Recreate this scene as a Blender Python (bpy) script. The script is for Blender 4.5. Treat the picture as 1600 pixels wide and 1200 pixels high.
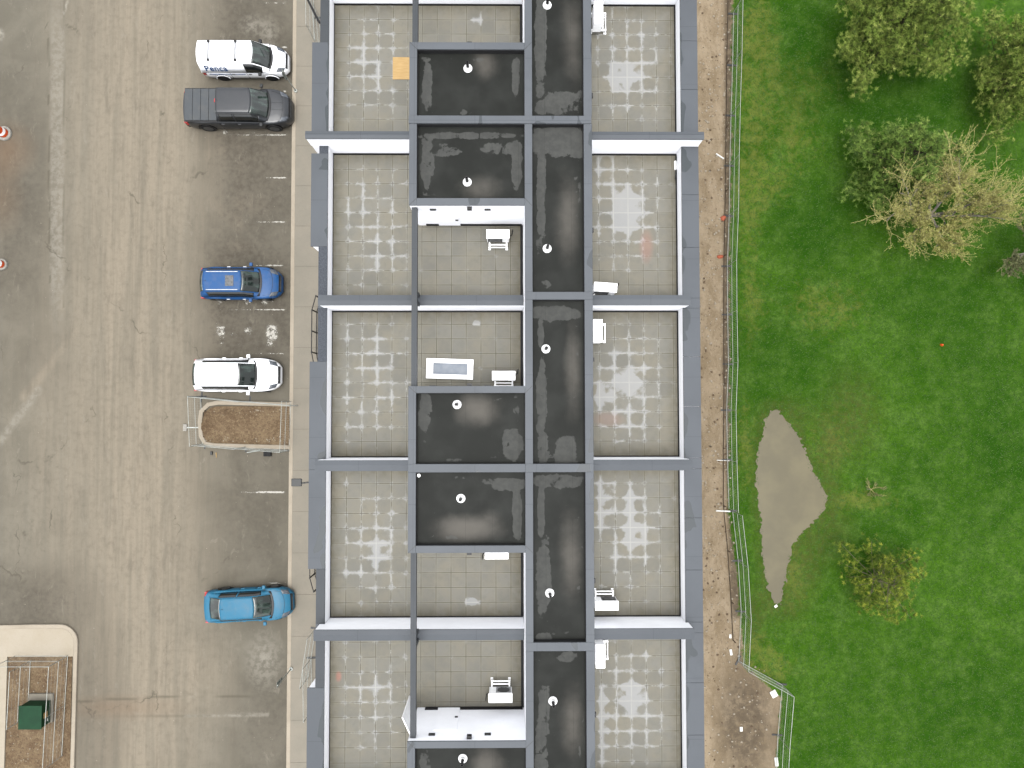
import bpy, math, random
import numpy as np
from mathutils import Matrix, Vector
random.seed(7); np.random.seed(7)
for o in list(bpy.data.objects): bpy.data.objects.remove(o)
C = bpy.context.scene
COL = C.collection
# ------------------------------------------------------------------ camera
F = 1100.0; H = 40.7
NX, NY = 790.0, 636.0
RM = Matrix.Rotation(-0.00116, 3, 'Z') @ Matrix.Rotation((NY-600)/F, 3, 'X') @ Matrix.Rotation((NX-800)/F, 3, 'Y')
cam = bpy.data.cameras.new('camera'); camo = bpy.data.objects.new('camera', cam); COL.objects.link(camo)
camo.matrix_world = Matrix.Translation((0, 0, H)) @ RM.to_4x4()
cam.sensor_width = 36; cam.lens = 36*F/1600; cam.clip_end = 600; cam.clip_start = 0.5
C.camera = camo
# ------------------------------------------------------------------ sky, sun
SUN_EL, SUN_AZ = math.radians(83), math.radians(200)      # azimuth clockwise from +Y
w = bpy.data.worlds.new('World'); C.world = w; w.use_nodes = True
nt = w.node_tree; bg = nt.nodes['Background']
sky = nt.nodes.new('ShaderNodeTexSky'); sky.sky_type = 'NISHITA'; sky.sun_disc = False
sky.sun_elevation = SUN_EL; sky.sun_rotation = SUN_AZ; sky.dust_density = 4.0; sky.air_density = 1.0; sky.ozone_density = 1.0
hs = nt.nodes.new('ShaderNodeHueSaturation'); hs.inputs['Saturation'].default_value = 0.12
nt.links.new(sky.outputs[0], hs.inputs['Color']); nt.links.new(hs.outputs[0], bg.inputs['Color'])
bg.inputs['Strength'].default_value = 0.15
sl = bpy.data.lights.new('sun', 'SUN'); so = bpy.data.objects.new('sun', sl); COL.objects.link(so)
sl.energy = 0.5; sl.angle = math.radians(40); sl.color = (1.0, 0.98, 0.95)
sd = Vector((math.sin(SUN_AZ)*math.cos(SUN_EL), math.cos(SUN_AZ)*math.cos(SUN_EL), math.sin(SUN_EL)))
so.rotation_euler = sd.to_track_quat('Z', 'Y').to_euler()
C.view_settings.view_transform = 'Standard'; C.view_settings.look = 'None'
C.view_settings.exposure = 1.85; C.view_settings.gamma = 1.0
C.render.engine = 'CYCLES'

# ------------------------------------------------------------------ mapping: photo pixel -> world at a given height
def P(px, py, h=0.0):
    d = RM @ Vector(((px-800)/F, (600-py)/F, -1.0))
    t = (h-H)/d.z
    return Vector((d.x*t, d.y*t, h))
def X(px, h, py=600): return P(px, py, h).x
def Y(py, h, px=760): return P(px, py, h).y
def projpx(x, y, h):      # arrays: world -> pixel (used only for laying out stains measured on the photo)
    R = np.array(RM)
    v = np.stack([x, y, np.full_like(x, h-H)], -1) @ R
    return 800 + F*v[..., 0]/(-v[..., 2]), 600 - F*v[..., 1]/(-v[..., 2])
def lin(r, g, b, k=1.0):
    f = lambda c: ((c/255+0.055)/1.055)**2.4 if c > 10 else c/255/12.92
    return (f(r)*k, f(g)*k, f(b)*k, 1)

# ------------------------------------------------------------------ materials
def mat(name, col=(0.5, 0.5, 0.5, 1), rough=0.7, metal=0.0, spec=0.4):
    m = bpy.data.materials.new(name); m.use_nodes = True
    b = m.node_tree.nodes['Principled BSDF']
    b.inputs['Base Color'].default_value = col; b.inputs['Roughness'].default_value = rough
    b.inputs['Metallic'].default_value = metal; b.inputs['Specular IOR Level'].default_value = spec
    return m
class NT:
    """tiny node-graph helper"""
    def __init__(s, m):
        s.t = m.node_tree; s.b = s.t.nodes['Principled BSDF']
    def n(s, typ, **kw):
        n = s.t.nodes.new(typ)
        for k, v in kw.items(): setattr(n, k, v)
        return n
    def l(s, a, b): s.t.links.new(a, b)
    def val(s, inp, v):
        if isinstance(v, bpy.types.NodeSocket): s.l(v, inp)
        else: inp.default_value = v
    def math(s, op, a, b=0.0, c=None, clamp=False):
        n = s.n('ShaderNodeMath', operation=op); n.use_clamp = clamp
        s.val(n.inputs[0], a); s.val(n.inputs[1], b)
        if c is not None: s.val(n.inputs[2], c)
        return n.outputs[0]
    def sstep(s, v, a, b, lo=0.0, hi=1.0):
        n = s.n('ShaderNodeMapRange', interpolation_type='SMOOTHSTEP')
        s.val(n.inputs['Value'], v); s.val(n.inputs['From Min'], a); s.val(n.inputs['From Max'], b)
        s.val(n.inputs['To Min'], lo); s.val(n.inputs['To Max'], hi)
        return n.outputs[0]
    def mix(s, f, a, b):
        n = s.n('ShaderNodeMix', data_type='RGBA')
        s.val(n.inputs[0], f); s.val(n.inputs[6], a); s.val(n.inputs[7], b)
        return n.outputs[2]
    def mixop(s, op, f, a, b):
        n = s.n('ShaderNodeMix', data_type='RGBA', blend_type=op)
        s.val(n.inputs[0], f); s.val(n.inputs[6], a); s.val(n.inputs[7], b)
        return n.outputs[2]
    def obj(s): 
        if not hasattr(s, '_g'): s._g = s.n('ShaderNodeNewGeometry').outputs['Position']
        return s._g
    def noise(s, scale, detail=4, rough=0.55, dist=0.0, vec=None, stretch=None, off=(0, 0, 0)):
        v = vec or s.obj()
        if stretch or off != (0, 0, 0):
            mp = s.n('ShaderNodeMapping'); mp.inputs['Scale'].default_value = stretch or (1, 1, 1); mp.inputs['Location'].default_value = off
            s.l(v, mp.inputs[0]); v = mp.outputs[0]
        n = s.n('ShaderNodeTexNoise'); n.inputs['Scale'].default_value = scale; n.inputs['Detail'].default_value = detail
        n.inputs['Roughness'].default_value = rough; n.inputs['Distortion'].default_value = dist
        s.l(v, n.inputs['Vector']); return n.outputs['Fac']
    def attr(s, name): return s.n('ShaderNodeAttribute', attribute_name=name).outputs['Fac']
    def bump(s, h, strength=0.3, dist=0.02):
        n = s.n('ShaderNodeBump'); n.inputs['Strength'].default_value = strength; n.inputs['Distance'].default_value = dist
        s.l(h, n.inputs['Height']); s.l(n.outputs[0], s.b.inputs['Normal'])
    def color(s, c): s.l(c, s.b.inputs['Base Color'])
    def rough(s, c): s.l(c, s.b.inputs['Roughness'])

AK = 0.33
def L(r, g, b): return lin(r, g, b, AK)
def W(r, g, b): return lin(r, g, b, 0.92)
M = {}
def m_noisy(key, c1, c2, scale=3.0, rough=0.7, spec=0.3, bump=0.0, bscale=40, metal=0.0, streak=None):
    m = mat(key, c1, rough, metal, spec); g = NT(m)
    f = g.sstep(g.noise(scale, 5, 0.6, stretch=streak), 0.3, 0.7)
    g.color(g.mix(f, c1, c2))
    if bump: g.bump(g.noise(bscale, 4), bump)
    M[key] = m; return m
m_noisy('white_siding', (.82,.83,.86,1), (.78,.79,.82,1), 1.5, 0.6)
m_noisy('white_metal', W(240, 240, 240), W(225, 226, 226), 4, 0.35, 0.5)
m_noisy('white_frame', W(236, 237, 238), W(222, 222, 222), 4, 0.4)
m_noisy('pale_vent', lin(235,236,236,.75), lin(215,216,216,.65), 8, 0.5)
m_noisy('black_trim', L(30, 30, 32), L(20, 20, 22), 4, 0.5)
m_noisy('black_flash', L(34, 34, 36), L(46, 46, 48), 6, 0.8)
m_noisy('dark_metal', L(58, 60, 60), L(46, 48, 48), 4, 0.45)
m_noisy('galv', lin(196,200,194,.42), lin(176,180,172,.38), 6, 0.4, 0.5, metal=0.25)
m_noisy('sign_back', L(150, 158, 150), L(128, 138, 130), 6, 0.5, 0.5)
m_noisy('green_paint', L(30, 80, 50), L(24, 68, 42), 2, 0.5, 0.1)
m_noisy('wood_board', L(226, 190, 128), L(206, 168, 106), 3, 0.7, streak=(1, 12, 1))
m_noisy('wood_brown', L(112, 88, 66), L(88, 68, 52), 3, 0.8, streak=(8, 1, 8))
m_noisy('orange_plastic', lin(240,96,38,.5), lin(226,84,32,.5), 5, 0.45)
m_noisy('pale_rubber', L(196, 192, 182), L(168, 164, 154), 9, 0.8)
m_noisy('red_rag', L(214, 116, 80), L(188, 94, 66), 9, 0.8)
m_noisy('bark', L(92, 78, 66), L(64, 54, 44), 8, 0.9, streak=(1, 1, .3))
m_noisy('bark_grey', L(150, 140, 122), L(112, 102, 88), 8, 0.9)
m_noisy('twig_grey', L(168, 160, 148), L(128, 122, 112), 8, 0.9)
m_noisy('twig_pale', L(214, 204, 136), L(184, 176, 116), 8, 0.9)
m_noisy('rubber', L(36, 36, 36), L(26, 26, 26), 9, 0.85)
m_noisy('alloy', L(120, 122, 124), L(90, 92, 94), 9, 0.35, 0.5, metal=0.6)
m_noisy('chrome', lin(205,208,212,.62), lin(190,192,196,.6), 9, 0.3, 0.4)
m_noisy('lamp_clear', L(120, 126, 134), L(80, 86, 94), 9, 0.2, 0.4)
m_noisy('lamp_red', lin(170,30,34,.7), lin(140,24,26,.7), 9, 0.2, 0.6)
m_noisy('paper', lin(225,225,220,.6), lin(200,200,195,.6), 5, 0.8)
m_noisy('frost', L(158, 168, 182), L(182, 190, 200), 2.2, 0.4, 0.1)
m_noisy('silt_cloth', L(120, 104, 84), L(88, 76, 60), 3, 0.9)
m_noisy('lettering_blue', L(44, 92, 150), L(36, 80, 138), 5, 0.4)

# sheet-metal coping with seams, faint wet blotches
def coping_mat(key, c, wet):
    m = mat(key, c, 0.55, 0.0, 0.1); g = NT(m)
    f = g.sstep(g.noise(0.35, 3), 0.35, 0.65)
    base = g.mix(f, c, tuple(x*0.90 for x in c[:3])+(1,))
    bl = g.sstep(g.math('ADD', g.noise(0.75, 2, 0.4, 0.4, stretch=(1.6, 1, 1)), g.math('MULTIPLY', g.attr('wet'), 0.30)), 0.80, 0.815)
    base = g.mix(g.math('MULTIPLY', bl, 0.85), base, wet)
    base = g.mix(g.sstep(g.noise(14, 2), 0.62, 0.8, 0, 0.12), base, L(150, 152, 152))
    sxy = g.n('ShaderNodeSeparateXYZ'); g.l(g.obj(), sxy.inputs[0])
    lap = g.math('MINIMUM', g.math('ABSOLUTE', g.math('SUBTRACT', g.math('FRACT', g.math('MULTIPLY', sxy.outputs[1], 0.41)), 0.5)), g.math('ABSOLUTE', g.math('SUBTRACT', g.math('FRACT', g.math('MULTIPLY', sxy.outputs[0], 0.43)), 0.5)))
    base = g.mix(g.sstep(lap, 0.002, 0.006, 0.4, 0), base, L(70, 74, 78))
    base = g.mix(g.sstep(g.noise(1.4, 5, 0.7, off=(4, 4, 0)), 0.5, 0.75, 0, 0.3), base, L(98, 104, 108))
    g.color(base); g.rough(g.math('SUBTRACT', 0.48, g.math('MULTIPLY', bl, 0.25)))
    M[key] = m
coping_mat('coping', L(118, 123, 129), L(92, 97, 101))
coping_mat('coping_low', L(112, 117, 123), L(88, 94, 97))
coping_mat('coping_dark', L(92, 96, 100), L(80, 86, 90))
m_noisy('rough_cap', L(104, 109, 117), L(76, 81, 89), 18, 0.85, 0.2, bump=0.3, bscale=60)
# membrane roof: attribute 'dry' picks dry grey edges against the wet middle, 'dust' the silt left by ponding
m = mat('membrane', L(70, 72, 68), 0.5, 0, 0.05); g = NT(m); M['membrane'] = m
d = g.math('ADD', g.attr('dry'), g.math('MULTIPLY', g.math('SUBTRACT', g.noise(1.6, 6, 0.62, 0.5), 0.5), 0.95))
dry = g.sstep(d, 0.485, 0.535)
wetc = g.mix(g.sstep(g.noise(0.9, 3), 0.35, 0.7), L(46, 48, 45), L(58, 60, 57))
dryc = g.mix(g.sstep(g.noise(5, 5), 0.3, 0.7), L(88, 89, 87), L(98, 99, 96))
c = g.mix(dry, wetc, dryc)
du = g.math('ADD', g.attr('dust'), g.math('MULTIPLY', g.math('SUBTRACT', g.noise(1.5, 5, 0.6), 0.5), 0.5))
c = g.mix(g.math('MULTIPLY', g.sstep(du, 0.25, 1.15, 0, .6), g.math('SUBTRACT', 1, g.math('MULTIPLY', dry, 0.6))), c, L(138, 133, 125))
sp = g.sstep(g.noise(22, 2, 0.5), 0.73, 0.78)
c = g.mix(g.math('MULTIPLY', sp, 0.35), c, L(140, 142, 140))
# welded sheet seams every ~1.0 m
sx = g.n('ShaderNodeSeparateXYZ'); g.l(g.obj(), sx.inputs[0])
fr = g.math('FRACT', g.math('MULTIPLY', sx.outputs[0], 0.98))
seam = g.sstep(g.math('ABSOLUTE', g.math('SUBTRACT', fr, 0.5)), 0.0, 0.02, 1, 0)
c = g.mix(g.math('MULTIPLY', seam, 0.25), c, L(52, 54, 52))
g.color(c); g.rough(g.math('ADD', g.math('MULTIPLY', dry, 0.3), 0.5)); g.bump(g.noise(1.3, 4), 0.15, 0.03)
# pavers: uv counts paver pitches, attribute 'eff' the lime bloom
m = mat('pavers', L(160, 156, 142), 0.85, 0, 0.2); g = NT(m); M['pavers'] = m
uv = g.n('ShaderNodeUVMap').outputs[0]
s = g.n('ShaderNodeSeparateXYZ'); g.l(uv, s.inputs[0])
def jd(o):
    f = g.math('FRACT', o); return g.math('MINIMUM', f, g.math('SUBTRACT', 1.0, f))
ju, jv = jd(s.outputs[0]), jd(s.outputs[1])
dj = g.math('MINIMUM', ju, jv)
dco = g.math('MAXIMUM', ju, jv)
djc = g.math('SUBTRACT', dj, g.sstep(dco, 0.0, 0.3, 0.14, 0.0))
fl = g.n('ShaderNodeVectorMath', operation='FLOOR'); g.l(uv, fl.inputs[0])
wn = g.n('ShaderNodeTexWhiteNoise', noise_dimensions='2D'); g.l(fl.outputs[0], wn.inputs['Vector'])
base = g.mix(wn.outputs[0], L(140, 138, 129), L(155, 153, 144))
base = g.mix(g.sstep(g.noise(0.8, 5, 0.65), 0.35, 0.7), base, L(156, 151, 136))
base = g.mix(g.sstep(g.noise(3.5, 5, 0.65), 0.45, 0.75, 0, 0.5), base, L(136, 136, 126))
edge = g.sstep(dj, 0.02, 0.11, 0.32, 0.0)
base = g.mix(edge, base, L(182, 178, 162))
eff = g.attr('eff')
bl = g.math('SUBTRACT', g.math('ADD', g.math('ADD', g.math('MULTIPLY', eff, 0.5), g.math('MULTIPLY', g.math('MAXIMUM', g.math('SUBTRACT', eff, 0.85), 0.0), 0.8)), g.math('MULTIPLY', g.math('SUBTRACT', g.noise(1.7, 7, 0.72, 0.5), 0.5), 1.25)), g.math('MULTIPLY', djc, 1.35))
bl = g.sstep(bl, 0.13, 0.42)
base = g.mix(g.math('MULTIPLY', bl, 0.55), base, L(208, 210, 212))
jl = g.sstep(dj, 0.012, 0.034, 1, 0)
jc = g.mix(g.sstep(g.math('ADD', g.math('MULTIPLY', eff, 0.45), g.noise(1.7, 4, 0.7)), 0.66, 0.84), L(112, 108, 94), L(206, 206, 200))
base = g.mix(g.math('MULTIPLY', jl, g.sstep(g.noise(1.1, 3), 0.3, 0.6, 0.5, 1.0)), base, jc)
base = g.mix(g.math('MULTIPLY', g.attr('pink'), 0.5), base, L(220, 140, 125))
base = g.mix(g.math('MULTIPLY', g.attr('edge_dark'), g.sstep(g.noise(4, 5), 0.3, 0.7, 0.3, 0.8)), base, L(112, 104, 80))  # pavers turn darker and browner towards the terrace edges, broken by noise
g.color(base); g.bump(g.math('ADD', g.sstep(dj, 0, 0.03), g.math('MULTIPLY', g.noise(30, 3), 0.3)), 0.35, 0.01)
# asphalt, dusty
m = mat('asphalt', L(140, 130, 115), 0.9, 0, 0.2); g = NT(m); M['asphalt'] = m
dust = g.attr('dust'); dark = g.attr('dark')
st = g.noise(0.9, 7, 0.65, 0.3, stretch=(2.4, 0.10, 1)); st2 = g.noise(2.2, 6, 0.65, 0.3, stretch=(2.2, 0.09, 1), off=(3, 1, 0))
n1 = g.noise(0.35, 6, 0.62, 0.4); n2 = g.noise(3.0, 6, 0.65); n3 = g.noise(45, 2, 0.7)
c = g.mix(g.sstep(n1, 0.35, 0.68), L(126, 121, 107), L(144, 138, 123))
c = g.mix(g.math('MULTIPLY', dust, g.sstep(st, 0.30, 0.66, 0.4, 1.0)), c, L(174, 162, 142))
c = g.mix(g.math('MULTIPLY', g.math('MULTIPLY', dust, g.sstep(st2, 0.5, 0.7)), 0.45), c, L(150, 140, 122))
c = g.mix(g.math('MULTIPLY', dark, g.sstep(g.math('ADD', n2, g.math('MULTIPLY', n1, 0.6)), 0.45, 1.0, 1.0, 0.45)), c, L(92, 85, 74))
c = g.mix(g.math('MULTIPLY', g.sstep(n2, 0.42, 0.75), 0.4), c, L(126, 118, 103))
c = g.mix(g.sstep(g.noise(1.3, 7, 0.75, 0.5, stretch=(1.4, 0.35, 1), off=(2, 8, 0)), 0.5, 0.72, 0, 0.45), c, L(118, 110, 97))
c = g.mix(g.sstep(g.noise(1.7, 7, 0.75, 0.7, stretch=(1.2, 0.5, 1), off=(6, 3, 0)), 0.56, 0.72, 0, 0.4), c, L(176, 168, 152))
c = g.mix(g.sstep(g.noise(8, 3, 0.6, off=(1, 1, 0)), 0.74, 0.79, 0, 0.6), c, L(198, 192, 178))
c = g.mix(g.math('MULTIPLY', g.attr('rust'), 0.55), c, L(150, 118, 88))
c = g.mix(g.math('MULTIPLY', g.attr('light'), g.sstep(n2, 0.4, 0.6, 0.2, 0.9)), c, L(190, 184, 170))
c = g.mix(g.sstep(n3, 0.3, 0.75, 0.0, 0.25), c, L(100, 94, 84))
vo = g.n('ShaderNodeTexVoronoi', feature='DISTANCE_TO_EDGE'); vo.inputs['Scale'].default_value = 0.16
mp = g.n('ShaderNodeMapping'); mp.inputs['Scale'].default_value = (1.0, 0.45, 1)
nz = g.n('ShaderNodeTexNoise'); nz.inputs['Scale'].default_value = 1.2; nz.inputs['Detail'].default_value = 5
g.l(g.obj(), nz.inputs['Vector'])
va = g.n('ShaderNodeVectorMath', operation='MULTIPLY_ADD'); g.l(nz.outputs['Color'], va.inputs[0]); va.inputs[1].default_value = (1.6, 1.6, 0); g.l(g.obj(), va.inputs[2])
g.l(va.outputs[0], mp.inputs[0]); g.l(mp.outputs[0], vo.inputs['Vector'])
cr = g.math('MULTIPLY', g.sstep(vo.outputs['Distance'], 0.001, 0.006, 1, 0), g.sstep(g.noise(0.5, 4, 0.6, off=(9, 4, 0)), 0.5, 0.62))
c = g.mix(g.math('MULTIPLY', cr, 0.6), c, L(98, 92, 78))
c = g.mix(g.math('MULTIPLY', g.attr('crack'), 0.6), c, L(100, 94, 78))
g.color(c); g.bump(n3, 0.25, 0.01)
# concrete
def concrete(key, c1, c2, spots):
    m = mat(key, c1, 0.88, 0, 0.2); g = NT(m); M[key] = m
    c = g.mix(g.sstep(g.noise(0.7, 6, 0.62), 0.35, 0.68), c1, c2)
    c = g.mix(g.sstep(g.noise(6, 6, 0.7), 0.5, 0.8, 0, 0.45), c, spots)
    c = g.mix(g.sstep(g.noise(60, 2, 0.7), 0.4, 0.75, 0, 0.18), c, L(130, 120, 104))
    g.color(c); g.bump(g.noise(40, 3), 0.2, 0.01)
concrete('sidewalk', L(169, 161, 146), L(160, 154, 140), L(148, 141, 127))
concrete('curb', L(206, 194, 174), L(192, 180, 160), L(166, 152, 132))
concrete('apron', L(202, 190, 168), L(208, 197, 177), L(186, 172, 152))
# ground: grass and bare dirt by attribute 'dirt'
m = mat('ground', L(60, 105, 30), 0.95, 0, 0.02); g = NT(m); M['ground'] = m
big = g.noise(0.16, 5, 0.6, 0.3); mid = g.noise(0.9, 6, 0.65, 0.2); fine = g.noise(9, 6, 0.75); vf = g.noise(30, 3, 0.75)
gr = g.mix(g.sstep(big, 0.35, 0.65), L(66, 108, 24), L(94, 136, 40))
gr = g.mix(g.sstep(mid, 0.38, 0.72, 0, 0.75), gr, L(122, 156, 72))
gr = g.mix(g.sstep(g.noise(2.6, 7, 0.78, 0.6, off=(7, 7, 0)), 0.38, 0.62, 0.6, 0.0), gr, L(44, 88, 16))
gr = g.mix(g.sstep(fine, 0.35, 0.7, 0.45, 0.0), gr, L(36, 78, 14))
gr = g.mix(g.sstep(g.noise(5, 6, 0.75, 0.8, off=(1, 9, 0)), 0.60, 0.72, 0, 0.45), gr, L(122, 146, 76))
gr = g.mix(g.sstep(g.math('ADD', g.math('MULTIPLY', g.attr('yellow'), 0.24), g.math('MULTIPLY', g.noise(2.0, 7, 0.75, 0.5, off=(5, 2, 0)), 0.95)), 0.56, 0.84, 0, 0.62), gr, L(138, 140, 70))
gr = g.mix(g.math('MULTIPLY', g.attr('brown'), g.sstep(g.noise(3, 6, 0.7, off=(2, 5, 0)), 0.35, 0.65, 0.15, 0.75)), gr, L(92, 98, 50))
gr = g.mix(g.math('MULTIPLY', g.attr('deep'), g.sstep(mid, 0.3, 0.7, 0.7, 0.3)), gr, L(42, 84, 18))
di = g.mix(g.sstep(g.noise(1.1, 6, 0.7, 0.5, stretch=(1, 0.5, 1)), 0.35, 0.66), L(184, 166, 140), L(154, 136, 110))
di = g.mix(g.sstep(g.noise(5, 6, 0.75), 0.5, 0.74, 0, 0.7), di, L(118, 100, 78))
di = g.mix(g.sstep(g.noise(14, 4, 0.7), 0.56, 0.7, 0, 0.7), di, L(198, 184, 162))
di = g.mix(g.math('MULTIPLY', g.attr('mud'), g.sstep(g.noise(2, 5, 0.7), 0.3, 0.6, 0.4, 0.95)), di, L(112, 100, 84))
dm = g.sstep(g.math('ADD', g.attr('dirt'), g.math('MULTIPLY', g.math('SUBTRACT', g.noise(3.2, 6, 0.7), 0.5), 0.9)), 0.42, 0.62)
g.color(g.mix(dm, gr, di)); g.bump(g.math('ADD', g.math('MULTIPLY', fine, 0.7), vf), 0.5, 0.04)
m = mat('soil', L(140, 118, 92), 0.95, 0, 0.15); g = NT(m); M['soil'] = m
c = g.mix(g.sstep(g.noise(1.2, 6, 0.7, 0.4), 0.35, 0.65), L(150, 128, 100), L(122, 100, 76))
c = g.mix(g.sstep(g.noise(6, 6, 0.75, 0.4), 0.48, 0.68, 0, 0.8), c, L(172, 152, 120))
c = g.mix(g.sstep(g.noise(12, 4, 0.7, off=(4, 4, 4)), 0.5, 0.68, 0, 0.7), c, L(88, 70, 52))
g.color(c); g.bump(g.noise(7, 6, 0.7), 0.9, 0.08)
m = mat('muddy_water', L(128, 118, 100), 0.2, 0, 0.15); g = NT(m); M['muddy_water'] = m
c = g.mix(g.sstep(g.noise(0.35, 4, 0.6), 0.35, 0.65), L(137, 129, 102), L(124, 117, 94))
c = g.mix(g.sstep(g.noise(1.0, 4, 0.6, off=(2.3, 1, 0)), 0.66, 0.75, 0, 0.4), c, L(150, 112, 66))
g.color(c)
# worn road paint: only flakes are left
m = mat('worn_paint', L(224, 220, 208), 0.8); g = NT(m); M['worn_paint'] = m
a = g.sstep(g.math('ADD', g.attr('keep'), g.math('MULTIPLY', g.math('SUBTRACT', g.noise(5.5, 6, 0.75, 0.5), 0.5), 1.1)), 0.44, 0.62)
g.l(g.math('MULTIPLY', a, 0.9), g.b.inputs['Alpha'])
# glass of vehicles
m = mat('car_glass', L(40, 52, 48), 0.08, 0, 0.7); g = NT(m); M['car_glass'] = m
c = g.mix(g.sstep(g.noise(1.1, 2, 0.5, 0.3, stretch=(1.5, 3, 1)), 0.42, 0.7), L(30, 40, 36), L(74, 92, 84))
g.color(c)
m_noisy('side_glass', L(26, 29, 29), L(40, 44, 44), 2, 0.1, 0.6)
m_noisy('window_glass', L(50, 58, 66), L(70, 80, 88), 1, 0.08, 0.6)
def paint(key, c, rough=0.3, metal=0.0, coat=0.6, spec=0.4, dirt=0.16):
    m = mat(key, c, rough, metal, spec); m.node_tree.nodes['Principled BSDF'].inputs['Coat Weight'].default_value = coat
    g = NT(m); g.color(g.mix(g.sstep(g.noise(2.5, 5, 0.6), 0.4, 0.75, 0, dirt), c, L(150, 142, 128)))
    M[key] = m
paint('paint_white', W(232, 234, 238)); paint('paint_charcoal', (.009,.0105,.013,1), 0.4, 0.0, .3, .35, .03)
paint('paint_tonneau', L(92, 97, 101), 0.6, coat=0.0, spec=0.2); paint('paint_blue', L(30, 98, 164), 0.55, 0.0, 0.08, .2)
paint('paint_teal', L(44, 132, 170), 0.55, 0.0, 0.08, .2)
# foliage
def leaf_mat(key, a, b, c):
    m = mat(key, a, 0.7, 0, 0.2); g = NT(m); M[key] = m
    at = g.attr('tone')
    col = g.mix(g.sstep(at, 0.0, 0.55), a, b); col = g.mix(g.sstep(at, 0.55, 1.0), col, c)
    g.color(col)
    g.b.inputs['Subsurface Weight'].default_value = 0.0
leaf_mat('needles_olive', L(88,112,42), L(156,184,76), L(214,228,122))
leaf_mat('needles_green', L(76,108,42), L(138,174,74), L(190,216,110))
leaf_mat('needles_yellow', L(84,104,30), L(142,166,50), L(212,220,84))
leaf_mat('buds', L(158,156,78), L(222,220,120), L(250,248,160))
leaf_mat('buds_grey', L(104, 116, 70), L(136, 142, 96), L(160, 160, 120))

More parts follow.
